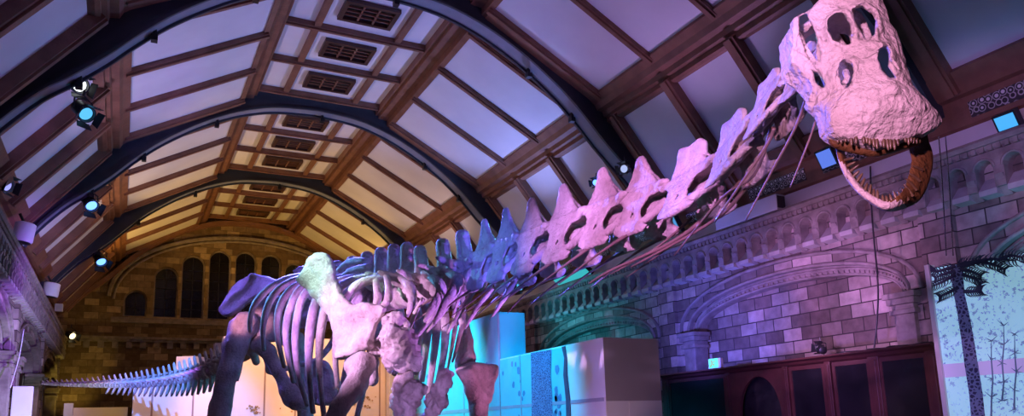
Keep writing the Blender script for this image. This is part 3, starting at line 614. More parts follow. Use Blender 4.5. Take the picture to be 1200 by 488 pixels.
limb('humerus', [[(q(416,429,9.5), .17), (q(425,427,9.5), .18), (q(415,452,9.35), .15), (q(398,478,9.2), .135), (q(384,505,9.1), .15), (q(376,520,9.05), .2)], [(q(426,428,9.5), .12), (q(424,450,9.5), .09), (q(412,470,9.35), .08)], [(q(384,508,9.1), .14), (q(368,516,9.15), .17)]], .026, .03, .08, 9)
def fore(el, ft):
    d = Vector((.12, -.1, 0))
    limb('ulna', [[(el+Vector((0,0,-.08)), .17), (el.lerp(ft, .5), .09), (ft, .12)]], .035, .02, .06, 10)
    limb('radius', [[(el+d+Vector((0,0,-.12)), .1), (el.lerp(ft, .5)+d*.9, .065), (ft+d*.7, .1)]], .035, .02, .05, 11)
    for j in range(5):
        w = 2*math.pi*j/6+.5; u = Vector((math.cos(w), math.sin(w), 0))*.13; limb('metacarpal', [[(ft+u*.7+Vector((0,0,-.06)), .06), (Vector((ft.x, ft.y, .2))+u, .045), (Vector((ft.x, ft.y, .05))+u*1.2, .06)]], .028, .01, .03, 12+j)
el = q(374,526,9.1); fore(el, Vector((el.x+.05, el.y-.1, .5)))
HUL = [(548,425),(556,423),(566,425),(574,426),(577,431),(576,444),(573,458),(570,470),(568,490),(567,515),(572,530),(556,530),(553,515),(555,490),(553,470),(547,455),(540,440),(538,433)]
flat_bone('humerus', HUL, [(548,425,10.4),(575,428,10.9),(560,500,10.5)], .13, .0, .06, ridge=[((573,430),(562,470),.07,.09),((543,434),(557,465),.08,.06)], seed=31, noise=.035)
el2 = q(563,532,10.5); fore(el2, Vector((el2.x+.05, el2.y-.1, .5)))
# left shoulder blade, seen edge-on
limb('scapula', [[(q(540,352,11.4), .06), (q(544,375,11.1), .08), (q(546,400,10.9), .12), (q(546,420,10.75), .17)], [(q(546,420,10.75), .17), (q(541,428,10.6), .13)]], .028, .03, .07, 13)
limb('clavicle', [[(q(436,408,10.3), .08), (q(437,425,10.2), .1), (q(436,446,10.1), .1)]], .03, .02, .05, 14)
# ---- ribs of the right side: head on the vertebra, sweep out and down
def rib(pxs, r0=.05, r1=.04, sub=6, flat=1.25): 
    pts = [P(*p) for p in pxs]; return rod('rib', pts, [r0*.8, r0, r0, r0*.95, r1, r1*.9], flat, 8, sub=sub)
rib([(362,322,12.9),(343,325,12.5),(325,332,12.15),(309,344,11.95),(297,360,11.9),(293,375,12.0),(293,388,12.2)], .055)
rib([(372,322,12.6),(350,327,12.2),(331,336,11.85),(317,352,11.65),(310,373,11.65),(308,392,11.8),(309,410,12.0)], .055)
rib([(382,324,12.3),(362,328,11.9),(343,338,11.55),(330,355,11.4),(325,378,11.4),(327,405,11.55),(333,430,11.8)], .055)
rib([(394,324,12.0),(370,328,11.6),(351,340,11.25),(340,362,11.1),(335,390,11.1),(338,420,11.3),(344,448,11.55)], .055)
rib([(410,324,11.7),(380,329,11.3),(358,344,10.95),(349,370,10.8),(346,404,10.85),(350,440,11.05),(360,475,11.3)], .055)
rib([(424,324,11.35),(398,330,11.0),(377,342,10.7),(366,372,10.5),(362,410,10.5),(363,450,10.7),(367,484,10.9)], .065)
rib([(436,324,11.0),(410,330,10.7),(388,345,10.5),(378,375,10.35),(374,415,10.35),(376,455,10.5),(381,500,10.7)], .06)
rib([(450,326,10.7),(424,332,10.5),(404,350,10.4),(396,385,10.35),(393,420,10.35),(396,455,10.4)], .065)
# ---- ribs of the left side, seen through the chest
rib([(470,335,10.9),(482,345,11.4),(490,370,11.8),(490,405,11.9),(487,440,11.8)], .06)
rib([(478,335,10.7),(492,345,11.2),(501,372,11.6),(499,410,11.7),(494,448,11.6)], .06)
rib([(486,335,10.5),(504,347,11.0),(512,375,11.4),(508,420,11.5),(501,470,11.4)], .055)
rib([(452,338,11.3),(464,350,11.9),(470,375,12.3),(468,410,12.4),(462,440,12.2)], .055)
rib([(500,338,10.3),(516,352,10.8),(522,380,11.1),(520,415,11.1),(514,445,11.0)], .055)
rib([(420,345,12.2),(420,370,12.9),(414,400,13.1),(404,440,13.0),(398,462,12.9)], .06)
rib([(436,342,11.8),(442,362,12.5),(440,395,12.8),(430,440,12.6),(418,490,12.4)], .06)
rib([(404,350,12.5),(398,372,13.1),(390,400,13.3),(372,422,13.2),(352,428,13.1),(330,434,13.0)], .045)
# front chest ribs hanging from the neck base
for a in ([(510,330,10.1),(528,345,10.5),(534,375,10.7),(530,405,10.7),(524,436,10.6)], [(524,325,9.9),(540,340,10.3),(543,372,10.6),(537,400,10.6),(530,425,10.5)],
          [(496,350,10.0),(486,368,9.9),(478,388,9.85),(468,406,9.8)], [(520,345,9.8),(508,368,9.7),(494,388,9.7),(484,400,9.7)], [(540,338,9.5),(527,355,9.45),(515,372,9.5),(500,390,9.6)],
          [(627,309,8.6),(600,311,8.9),(575,317,9.2),(553,330,9.4),(540,346,9.5),(530,372,9.6)], [(605,327,8.9),(594,345,9.1),(577,371,9.3)], [(578,338,9.2),(560,360,9.4),(545,385,9.6)], [(560,335,9.4),(540,365,9.6),(524,392,9.8)]):
    rod('rib', [P(*p) for p in a], [.025, .034, .03, .012], 1.2, 7)
# shoulder-region processes between blade and spine
for a, r in (([(440,322,10.9),(441,335,10.3),(443,348,10.0),(440,358,9.9)], .06), ([(452,322,10.6),(455,335,10.1),(455,350,9.8),(448,360,9.8)], .06), ([(428,330,11.3),(415,340,10.9),(408,352,10.6)], .07), ([(397,318,12.0),(410,308,11.9),(430,306,11.6)], .09), ([(398,330,11.6),(412,318,11.5),(432,313,11.2)], .08)):
    rod('transverse_process', [P(*p) for p in a], [r*.5, r*.6, r*.75, r*.5], 1.3, 8)
for a in ([(470,326,10.6),(480,336,10.0),(483,352,9.8),(477,372,9.7)], [(497,320,10.2),(512,330,9.6),(517,342,9.45),(506,362,9.4),(497,378,9.45)], [(521,318,9.8),(536,326,9.3),(533,338,9.2),(520,358,9.2),(509,380,9.3)]):
    rod('transverse_process', [P(*p) for p in a], [.04, .06, .05, .035, .012], 1.4, 8)
# ---- skull: traced openings, domed face, deep sides
SD = 3.72; so = P(1018, 90, SD); sv = (UP*math.cos(.30)+FW*math.sin(.30)).normalized(); su = RT; sn = su.cross(sv).normalized()
if sn.dot(CAMP-so) < 0: sn = -sn
def s2(x, y): w = onPlane(x, y, so, sn)-so; return (w.dot(su), w.dot(sv))
OFFS = (.05, .05, .09, .1, .0, .02)
def s2o(x, y, o): w = onPlane(x, y, so+sn*o, sn)-so-sn*o; return (w.dot(su), w.dot(sv))
OUT = [(934,17),(941,12),(952,9),(961,1),(972,-8),(990,-14),(1010,-13),(1024,-6),(1030,0),(1035,12),(1039,32),(1046,42),(1050,50),(1053,63),(1058,76),(1062,92),(1072,101),(1086,111),(1098,121),(1103,131),(1102,142),(1095,151),(1082,158),(1062,163),(1046,168),(1030,171),(1014,168),(1000,164),(985,161),(976,155),(971,147),(970,134),(969,121),(962,111),(957,103),(962,95),(957,82),(946,70),(936,61),(936,46),(934,30)]
HOLES = [[(971,22),(979,16),(988,16),(995,29),(997,41),(996,51),(988,52),(977,48),(971,35)], [(999,11),(1009,8),(1022,16),(1026,25),(1025,41),(1016,47),(1012,41),(1006,32),(1001,22)],
         [(984,74),(990,69),(997,73),(1000,84),(998,97),(992,103),(986,99),(983,88)], [(1030,59),(1038,55),(1042,64),(1041,78),(1050,92),(1043,92),(1034,83),(1029,70)],
         [(937,20),(945,16),(955,38),(961,60),(962,76),(955,68),(945,52),(938,36)], [(952,84),(957,84),(966,98),(965,103),(957,98)]]
so_p = [s2(*p) for p in OUT]; so_h = [[s2o(p[0], p[1], o_) for p in h] for h, o_ in zip(HOLES, OFFS)]; c1 = s2(1035, 150); mid0 = s2(998, 0); mid1 = s2(1036, 160)
def skull_f(x, y, z):
    X, Y = x[:, :, 0]+y[:, :, 0]*0, y[:, :, 0]+x[:, :, 0]*0
    d2 = poly2(X, Y, so_p); hd = None; cut = None
    for h, o_, px_ in zip(so_h, OFFS, HOLES):
        q_ = poly2(X, Y, h)-.003; hd = q_ if hd is None else np.minimum(hd, q_)
        cx_, cy_ = sum(p[0] for p in px_)/len(px_), sum(p[1] for p in px_)/len(px_); r_ = ray(cx_, cy_); kx, ky = r_.dot(su)/r_.dot(sn), r_.dot(sv)/r_.dot(sn)
        Xs = X[:, :, None]-(z-o_)*kx; Ys = Y[:, :, None]-(z-o_)*ky; g_ = poly2(Xs, Ys, h)-.002
        g_ = smax(g_, (-z-(.14 if o_ < .099 or cx_ < 1020 else .5))+0*Xs, .01); cut = g_ if cut is None else np.minimum(cut, g_)
    v = np.clip((Y-mid1[1])/(mid0[1]-mid1[1]), -.1, 1.1); xm = mid1[0]+(mid0[0]-mid1[0])*v; hw = np.interp(v, [-.1, 0, .15, .3, .45, .7, 1.1], [.22, .27, .28, .2, .19, .2, .16])
    tt = np.clip(np.abs(X-xm)/hw, 0, 1.3); dome = np.interp(v, [-.1, 0, .08, .2, .35, .6, 1.1], [-.03, .07, .13, .165, .14, .1, .03])*(1-tt**2.2)
    lip = .012*np.exp(-((v-.1)/.07)**2)*(tt < 1.2)
    h = np.maximum(dome+lip, -.12)+.018*np.exp(-(tt/.12)**2)*(v > .15)
    ring = .022*np.exp(-((np.clip(hd, 0, 1))/.02)**2)*(hd > -.01)
    h = h+ring
    shell = np.abs(z-(h-.02)[:, :, None])-.024
    top = smax(shell, np.broadcast_to(d2[:, :, None], shell.shape), .02)
    depth = np.interp(v, [-.1, 0, .25, .5, 1.1], [.06, .1, .16, .24, .3])
    wall = smax(np.abs(d2+.02)[:, :, None]-.02+z*0, smax(z-h[:, :, None], -z-depth[:, :, None], .01), .01)
    d = smin(top, wall, .03)
    d = smin(d, smax(np.sqrt(((X-xm)/.1)**2+((v-.75)/.3)**2)[:, :, None]*.1-.1+z*0, np.abs(z+.29)-.02, .02), .03)   # braincase floor
    return smax(d, -cut, .012)
xs = [p[0] for p in so_p]; ys = [p[1] for p in so_p]
Vv, Ff = nets(skull_f, (min(xs)-.03, min(ys)-.03, -.36), (max(xs)+.03, max(ys)+.03, .3), .0065)
Vv = rough(Vv, Ff, .006, 14, 5)
Bm = np.array([list(su), list(sv), list(sn)]); Wd = np.array([list(so)])+Vv @ Bm
skull = bone('skull', to_mesh('skull', Wd, Ff), None, None, M['bone_skull'])
def S3(x, y, off): w = onPlane(x, y, so, sn); return w+sn*off
# peg seen inside the right opening and the mount ring
# ---- lower jaw: a U of bone, hanging open
JOUT = [(981,150),(978,165),(981,183),(990,206),(1005,226),(1022,240),(1040,248),(1061,243),(1078,228),(1088,208),(1089,186),(1080,165),(1076,150)]
JINN = [(988,150),(989,168),(992,188),(1001,207),(1015,222),(1029,231),(1041,236),(1055,230),(1067,215),(1073,191),(1072,170),(1070,150)]
def jaw_pt(x, y): t = min(1, max(0, (y-150)/92)); return P(x, y, SD+.16-.3*t)
ctr = [jaw_pt((a[0]+b[0])/2, (a[1]+b[1])/2) for a, b in ((JOUT[0], JINN[0]), (JOUT[1], JINN[1]), (JOUT[2], JINN[2]), (JOUT[3], JINN[3]), (JOUT[4], JINN[4]), (JOUT[5], JINN[5]), (JOUT[6], JINN[6]), (JOUT[7], JINN[7]), (JOUT[8], JINN[8]), (JOUT[10], JINN[9]), (JOUT[11], JINN[10]), (JOUT[12], JINN[11]))]
cc = catmull(ctr, 6); nj = len(cc); mb = MB(); ring = []
for i, p in enumerate(cc):
    t = (cc[min(i+1, nj-1)]-cc[max(i-1, 0)]).normalized(); vw = (CAMP-p).normalized(); o = t.cross(vw).normalized(); f_ = i/(nj-1)
    w = interp([0, .2, .45, .55, .7, .85, 1], [.014, .016, .02, .024, .02, .016, .014], f_); dd = interp([0, .2, .5, .75, 1], [.07, .07, .06, .09, .085], f_)
    lean = interp([0, .3, .5, .7, 1], [.15, .1, .05, -.5, -.6], f_); nn = (vw+o*lean).normalized()
    ring.append([p+o*(w*math.copysign(abs(math.cos(a))**.7, math.cos(a)))+nn*(dd*math.copysign(abs(math.sin(a))**.7, math.sin(a))) for a in [2*math.pi*k_/14 for k_ in range(14)]])
b0 = [tuple(v) for r_ in ring for v in r_]; fs = [(i*14+k_, i*14+(k_+1) % 14, (i+1)*14+(k_+1) % 14, (i+1)*14+k_) for i in range(nj-1) for k_ in range(14)]+[tuple(range(13, -1, -1)), tuple((nj-1)*14+k_ for k_ in range(14))]
mb.add(b0, fs); cj = P(1032, 185, SD)
for q_, f_ in enumerate(mb.f):
    if len(f_) == 4:
        fc = sum((Vector(mb.v[i]) for i in f_), Vector())/4; k_ = min(nj-1, f_[0]//14); od = (fc-cc[k_]).normalized(); mb.m[q_] = 1 if od.dot((cc[k_]-cj).normalized()) > .25 and k_ < nj*.62 else 0
jaw = mb.build('lower_jaw', [M['jaw'], M['bone_skull']], SKL, 60)
def tooth(p, d, L, r, par):
    d = d.normalized(); b = d.orthogonal().normalized()*.004; mb = MB(); mb.tube([p-d*.02, p+d*L*.4, p+d*L*.8+b, p+d*L+b], [r, r*1.05, r*.8, r*.3], 7); return mb.build('tooth', M['tooth'], par, 60)
for i in range(20):
    f_ = .2+.6*i/19; k_ = int(f_*(nj-1)); p = cc[k_]; t = (cc[k_+1]-cc[k_-1]).normalized(); vw = (CAMP-p).normalized()
    cen_ = P(1030, 175, SD-.05); inw = (cen_-p).normalized()
    tooth(p+vw*.04+inw*.01, inw*.9+vw*.25, .04+.02*random.random(), .008, jaw)
UT = [(984,158),(1000,162),(1016,166),(1032,168.5),(1048,166),(1064,161),(1080,156)]
ut = catmull([S3(x, y, .06 if 990 < x < 1075 else .0) for x, y in UT], 4)
for i in range(21):
    p = ut[min(int(i/20*(len(ut)-1)), len(ut)-1)]
    tooth(p-sn*.03+sv*.012, -sv*1.0-sn*.15+su*(random.random()-.5)*.15, -.0+.04+.03*random.random(), .0095, skull)
mb = MB(); pal = [S3(x, y, -.06) for x, y in ((979,150),(985,160),(1000,165),(1016,169),(1032,171),(1048,168),(1064,163),(1083,157),(1088,148))]
mb.tube(catmull(pal, 4), .02, 8, 1.4); mb.build('tooth_row', M['jaw'], skull, 60)
mb = MB(); mb.tube(catmull([S3(994,80,-.03), S3(993,92,.0), S3(989,99,.0)], 4), [.016]*9, 7); mb.build('inner_strut', M['bone_skull'], skull, 60)
# joint between skull and neck
limb('atlas', [[(q(957,80,4.35), .06), (q(968,72,4.25), .07), (q(978,70,4.2), .06)]], .015, .01, .03, 40)
# ================================================================== exhibition build and fixtures
def ctag(o, label, cat, group=None): return tag(o, label, cat, group)
M['peach'] = noisy('warm_painted_board', (.74,.66,.6), (.8,.72,.66), .8, .6)
M['pale'] = noisy('pale_painted_board', (.68,.68,.7), (.76,.76,.78), .8, .6)
M['cyan_lit'] = noisy('board_with_cyan_light_painted_in', (.11,.52,.62), (.15,.6,.68), .8, .55)  # cyan of the lighting is put into the board colour
M['print'] = None
def bark(name, c0, c1, sc):                  # printed scaly trunk
    m, nt, b = mat(name); g = N(nt, 'ShaderNodeNewGeometry'); v = N(nt, 'ShaderNodeTexVoronoi', feature='DISTANCE_TO_EDGE'); v.inputs['Scale'].default_value = sc; nt.links.new(g.outputs['Position'], v.inputs['Vector'])
    n = N(nt, 'ShaderNodeTexNoise'); n.inputs['Scale'].default_value = sc*2; nt.links.new(g.outputs['Position'], n.inputs['Vector']); a = N(nt, 'ShaderNodeMath', operation='MULTIPLY'); nt.links.new(v.outputs['Distance'], a.inputs[0]); nt.links.new(n.outputs['Fac'], a.inputs[1])
    r = ramp(nt, a.outputs[0], [(0, c1), (.05, c1), (.1, c0), (1, c0)]); nt.links.new(r.outputs[0], b.inputs['Base Color']); b.inputs['Roughness'].default_value = .6; return m
M['bark'] = bark('printed_scaly_bark', (.03,.035,.1), (.22,.3,.48), 20)
M['bark2'] = bark('printed_scaly_bark_pale', (.025,.03,.13), (.14,.24,.46), 24)
M['ink'] = noisy('printed_dark_foliage', (.03,.04,.09), (.06,.07,.13), 5, .6)
M['ink_soft'] = noisy('printed_soft_foliage', (.06,.2,.42), (.1,.26,.46), 5, .6)
M['end'] = noisy('pale_board_shaded_copy', (.3,.27,.29), (.36,.33,.35), .8, .6)  # darker copy of the pale board, shade of the end face in its colour
M['ink_pale'] = noisy('printed_pale_foliage', (.2,.34,.5), (.26,.4,.54), 5, .6)
M['seam'] = noisy('panel_seam', (.3,.3,.42), (.36,.36,.48), 3, .5)
M['seam_tan'] = noisy('board_joint', (.28,.2,.17), (.34,.25,.2), 3, .5)
M['tan_print'] = noisy('printed_ochre_plants', (.35,.2,.07), (.5,.32,.14), 8, .6)
def facing(o, mb, name, m, parent): return mb.build(name, m, parent)
# -- long partition, cyan light put into its board colour, on the right of the skeleton: low run X = 7, Y 10.4..14.3; taller box behind
xp = 7.0
top = onX(685, 400, xp).z
o = empty('exhibition_wall', (7.5, 12.3, 0)); ctag(o, 'low pale exhibition wall with printed tree trunks, lilac end facing right', 'exhibition wall')
mb = MB(); mb.box((xp, 10.4, 0), (xp+1.13, 14.28, top)); mb.build('wall_body', M['pale'], o, bevel=.01)
zs_ = onX(640, 474, xp).z
mb = MB()
mb.box((xp-.006, 11.62, 0), (xp+.02, 14.27, top-.03)); mb.build('cyan_tinted_board', M['cyan_lit'], o)
mb = MB()
for y in (11.62, 13.35): mb.box((xp-.012, y-.02, 0), (xp+.01, y+.02, top-.02))
mb.box((xp-.013, 10.45, zs_-.03), (xp+.01, 14.27, zs_+.03)); mb.build('seam', M['seam'], o)
# printed trunk (wide) and thin trunk, as flat prints on the board
def on_wall_strip(l, r, name, m, y_eps=.016):
    a = [onX(x, y, xp-y_eps) for x, y in l]; b = [onX(x, y, xp-y_eps) for x, y in r]
    mb = MB(); n = len(a); vs = a+b; fs = [(i, i+1, n+i+1, n+i) for i in range(n-1)]
    vs2 = [v+Vector((.01, 0, 0)) for v in vs]; mb.add(vs+vs2, fs+[tuple(2*n+i for i in reversed(f)) for f in fs]+[(0, 2*n, 3*n, n)], 0); return mb.build(name, m, o)
on_wall_strip([(622,414),(622.5,440),(623,465),(623,520)], [(646,410),(645,440),(647,465),(648,520)], 'printed_trunk', M['bark2'])
on_wall_strip([(658,407),(661,420),(660,440),(663,470),(664,520)], [(662,406),(664,420),(664.5,440),(668,470),(669,520)], 'printed_stem', M['ink'])
random.seed(3); mb = MB()
for i in range(26):
    p = onX(random.choice([random.uniform(588,616), random.uniform(649,657)]), random.uniform(425,500), xp-.012); r = random.uniform(.03,.1)
    mb.add([p+Vector((0, r*math.cos(a)*random.uniform(.6,1), r*1.2*math.sin(a)*random.uniform(.6,1))) for a in [k*math.pi/4 for k in range(8)]], [tuple(range(8))])
mb.build('printed_leaves', M['ink_soft'], o)
mb = MB(); ye = 10.395
a = onY(707, 475, ye); b = onY(768, 474, ye); mb.box((xp+.45, ye-.003, 0), (xp+1.12, ye+.01, a.z+.05)); mb.build('end_board', M['pale'], o); mb = MB(); mb.box((xp+.004, ye+.003, b.z+.06), (xp+1.126, ye+.012, top-.01)); mb.build('end_board', M['end'], o)
o2 = empty('exhibition_box', (7.3, 17, 0)); ctag(o2, 'tall cyan-lit exhibition box standing behind the skeleton chest', 'exhibition box')
zt = onY(583, 365.5, 14.3).z
mb = MB(); mb.box((xp, 14.3, 0), (7.64, 20.6, zt)); mb.build('box_body', M['cyan_lit'], o2, bevel=.01)
mb = MB()
for y in (16.2, 18.2): mb.box((xp-.008, y-.025, 0), (xp+.01, y+.025, zt-.02))
mb.box((xp-.009, 14.31, zs_-.04), (xp+.01, 20.58, zs_+.04)); mb.box((xp-.006, 14.292, 0), (xp+.03, 14.33, zt)); mb.build('seam', M['seam'], o2)
mb = MB(); random.seed(5)
for i in range(30):
    p = Vector((xp-.007, random.uniform(14.6,20), random.uniform(zs_+.1, zs_+1.0))); r = random.uniform(.04,.1)
    mb.add([p+Vector((0, r*math.cos(a)*random.uniform(.6,1), r*math.sin(a)*random.uniform(.6,1))) for a in [k*math.pi/4 for k in range(8)]], [tuple(range(8))])
mb.build('printed_leaves', M['ink_soft'], o2)
# -- peach boards behind the pelvis, standing across the hall
def board(x0, x1, ytop, Y, d, label, m=M['peach'], seams=(), name='exhibition_wall', z0=0):
    a = onY(x0, ytop, Y); b = onY(x1, ytop, Y); z = (a.z+b.z)/2
    r = empty(name, ((a.x+b.x)/2, Y+d/2, 0)); ctag(r, label, 'exhibition wall' if name == 'exhibition_wall' else 'exhibition box')
    mb = MB(); mb.box((a.x, Y, z0), (b.x, Y+d, z)); mb.build('board_body', m, r, bevel=.01)
    if seams:
        mb = MB()
        for s in seams: x = onY(s, ytop+30, Y).x; mb.box((x-.022, Y-.008, z0), (x+.022, Y+.01, z-.02))
        mb.build('board_joint', M['seam_tan'], r)
    return r
b1 = board(262, 452, 397, 21.4, .4, 'long peach-lit exhibition wall behind the skeleton ribs and legs', M['peach'], (311, 347, 445))
mb = MB(); random.seed(8)
for cx, cy, w, h in ((428,470,16,7),(345,476,14,6),(300,480,10,8)):
    for i in range(22):
        p = onY(cx+random.gauss(0, w*.4), cy+random.gauss(0, h*.5), 21.388); r = random.uniform(.02,.06)
        mb.add([p+Vector((r*math.cos(a)*random.uniform(.5,1), 0, r*math.sin(a)*random.uniform(.5,1))) for a in [k*math.pi/4 for k in range(8)]], [tuple(range(8))])
mb.build('printed_plants', M['tan_print'], b1)
board(157, 262, 446, 21.9, .3, 'low pale exhibition wall below the tail bones', M['peach'], (178, 226))
c0 = onY(226, 418, 22.5); c1 = onY(207, 420, 22.5); r = empty('exhibition_box', (c0.x, 22.9, 0)); ctag(r, 'square peach exhibition box seen just above the tail', 'exhibition box')
mb = MB(); w_ = (c0.x-c1.x); hx = Vector((math.cos(-.5), math.sin(-.5), 0)); hy = Vector((math.cos(.75), math.sin(.75), 0)); A = Vector((c0.x, 22.4, 0)); L1 = w_*1.15; L2 = w_*1.3
q0 = [A, A-hx*L1, A-hx*L1+hy*L2, A+hy*L2]; mb.add([Vector((p.x, p.y, z)) for z in (0, c0.z) for p in q0], [(3,2,1,0),(4,5,6,7),(0,1,5,4),(1,2,6,5),(2,3,7,6),(3,0,4,7)]); mb.build('box_body', M['peach'], r, bevel=.01)
board(252, 275, 402.5, 24.0, .4, 'tall narrow peach exhibition box beside the femur', M['peach'], (), 'exhibition_box')
board(456, 479, 430, 20.9, .3, 'narrow white exhibition board between the peach and cyan walls', M['pale'], ())
board(75, 86, 473, 25.0, .3, 'narrow cream board low by the end of the tail', M['pale'], ())
r = board(86, 150, 478, 25.3, .2, 'low yellow-lit display board under the tail tip', M['peach'], (), 'exhibition_box')
# white board in the left arch
a = onY(5, 453, 20.0); b = onY(39, 456, 20.0)
r = empty('exhibition_box', ((a.x+b.x)/2, 20.1, 0)); ctag(r, 'white display board standing in the left wall arch', 'exhibition box')
mb = MB(); mb.box((XL+.12, 20.0, 0), (b.x, 20.14, a.z)); mb.build('board_body', M['white'], r, bevel=.01)
# -- right-hand graphic panel with printed prehistoric tree
pn_o = onX(1088, 316, 9.9); pn_n = Vector((-.985, -.17, 0)).normalized(); ph = Vector((.17, -.985, 0)).normalized()
def pp(x, y, e=0): return onPlane(x, y, pn_o, pn_n)+pn_n*e
pan = empty('graphic_panel', (pn_o.x+.2, pn_o.y-1, 0)); ctag(pan, 'tall pale blue graphic panel with printed dark scaly tree, far right', 'graphic panel')
m, nt, b_ = mat('glowing_printed_film'); g = N(nt, 'ShaderNodeNewGeometry'); sp = N(nt, 'ShaderNodeSeparateXYZ'); nt.links.new(g.outputs['Position'], sp.inputs[0])
n1 = N(nt, 'ShaderNodeTexNoise'); n1.inputs['Scale'].default_value = 17; n1.inputs['Detail'].default_value = 8; n1.inputs['Roughness'].default_value = .75; nt.links.new(g.outputs['Position'], n1.inputs['Vector'])
leaf = ramp(nt, n1.outputs['Fac'], [(.0, (.5,.5,.5)), (.585, (.5,.5,.5)), (.6, (1,1,1)), (1, (1,1,1))])
n2 = N(nt, 'ShaderNodeTexNoise'); n2.inputs['Scale'].default_value = 1.1; nt.links.new(g.outputs['Position'], n2.inputs['Vector'])
zm = ramp(nt, n2.outputs['Fac'], [(.36, (0,0,0)), (.44, (1,1,1))]); mk = N(nt, 'ShaderNodeMath', operation='MULTIPLY')
lf_ = N(nt, 'ShaderNodeMath', operation='GREATER_THAN'); nt.links.new(n1.outputs['Fac'], lf_.inputs[0]); lf_.inputs[1].default_value = .555; nt.links.new(lf_.outputs[0], mk.inputs[0]); nt.links.new(zm.outputs[0], mk.inputs[1])
base = N(nt, 'ShaderNodeMix', data_type='RGBA'); base.inputs['A'].default_value = (.36,.68,.86,1); base.inputs['B'].default_value = (.16,.26,.5,1); nt.links.new(mk.outputs[0], base.inputs['Factor'])
zb_ = pp(1150, 432).z; mr = N(nt, 'ShaderNodeMath', operation='SUBTRACT'); nt.links.new(sp.outputs[2], mr.inputs[0]); mr.inputs[1].default_value = zb_; ab = N(nt, 'ShaderNodeMath', operation='ABSOLUTE'); nt.links.new(mr.outputs[0], ab.inputs[0])
lt = N(nt, 'ShaderNodeMath', operation='LESS_THAN'); nt.links.new(ab.outputs[0], lt.inputs[0]); lt.inputs[1].default_value = .09
b2 = N(nt, 'ShaderNodeMix', data_type='RGBA'); nt.links.new(lt.outputs[0], b2.inputs['Factor']); nt.links.new(base.outputs['Result'], b2.inputs['A']); b2.inputs['B'].default_value = (.42,.34,.68,1)
nt.links.new(b2.outputs['Result'], b_.inputs['Base Color']); nt.links.new(b2.outputs['Result'], b_.inputs['Emission Color']); b_.inputs['Emission Strength'].default_value = .55; b_.inputs['Roughness'].default_value = .4  # print colours also drive the emission
M['film'] = m
def on_panel(poly, e=.004, th=.012):
    mb = MB(); a = [pp(x, y, e) for x, y in poly]; n = len(a); mb.add(a+[v-pn_n*th for v in a], [tuple(range(n)), tuple(range(2*n-1, n-1, -1))]+[(i, n+i, n+(i+1) % n, (i+1) % n) for i in range(n)]); return mb
ptl = pp(1089, 315.5); ptr_ = pp(1235, 291.5)
mb = MB(); w_ = [ptl, Vector((ptl.x, ptl.y, 0)), Vector((ptr_.x, ptr_.y, 0)), ptr_]; mb.add(w_+[v-pn_n*.16 for v in w_], [(0,1,2,3),(7,6,5,4),(0,4,5,1),(2,6,7,3),(0,3,7,4),(1,5,6,2)]); mb.build('panel_box', M['film'], pan)
mb = MB(); c_ = pp(1088, 316); mb.box((c_.x-.035, c_.y-.03, 0), (c_.x+.1, c_.y+.035, c_.z+.06)); mb.build('edge_strip', M['white'], pan)
TR_L = [(1113,312),(1118,345),(1123,372),(1127,400),(1131,430),(1136,462),(1139,500)]; TR_R = [(1128,310),(1131,345),(1137,372),(1142,400),(1147,430),(1152,462),(1156,500)]
mb = MB(); a = [pp(x, y, .01) for x, y in TR_L]; c = [pp(x, y, .01) for x, y in TR_R]; n = len(a); vs = a+c; fs = [(i, i+1, n+i+1, n+i) for i in range(n-1)]; mb.add(vs+[v-pn_n*.012 for v in vs], fs+[tuple(2*n+i for i in reversed(f)) for f in fs]); mb.build('printed_trunk', M['bark'], pan)
mb = MB(); random.seed(11)
for pts in ([(1120,318),(1108,321),(1096,326)], [(1120,322),(1104,331),(1092,336)], [(1122,338),(1110,344),(1101,348)], [(1126,316),(1140,319),(1150,323)], [(1128,322),(1142,327),(1150,333)], [(1122,312),(1132,308),(1148,306)], [(1126,312),(1150,308),(1172,312)], [(1140,308),(1165,304),(1190,306)], [(1120,312),(1100,318),(1091,317)], [(1130,342),(1142,342),(1150,341)], [(1150,307),(1166,311),(1178,316)], [(1170,305),(1185,300),(1199,302)]):
    q_ = catmull([pp(x, y, .006) for x, y in pts], 5); mb.tube(q_, [.028-.02*i/(len(q_)-1) for i in range(len(q_))], 6)
    for i in range(1, len(q_)):
        for s_ in (-1, 1): t_ = (q_[i]-q_[i-1]).normalized(); sd = t_.cross(pn_n)*s_; mb.tube([q_[i], q_[i]+(t_*.5+sd)*.05, q_[i]+(t_+sd)*.075], [.01, .008, .003], 5)
mb.build('printed_branches', M['ink'], pan)
mb = MB()
for x0, y0 in ((1162,488),(1175,470),(1190,480)):
    q_ = [pp(x0+random.uniform(-2,2), y0-22*i, .005) for i in range(5)]; mb.tube(q_, [.012,.01,.01,.008,.004], 5)
    for p in q_:
        for k_ in range(4): v_ = (ph*random.uniform(-1,1)+Vector((0,0,random.uniform(-.5,1))))*.08; mb.tube([p, p+v_], [.008, .003], 5)
mb.build('printed_saplings', M['ink_pale'], pan)
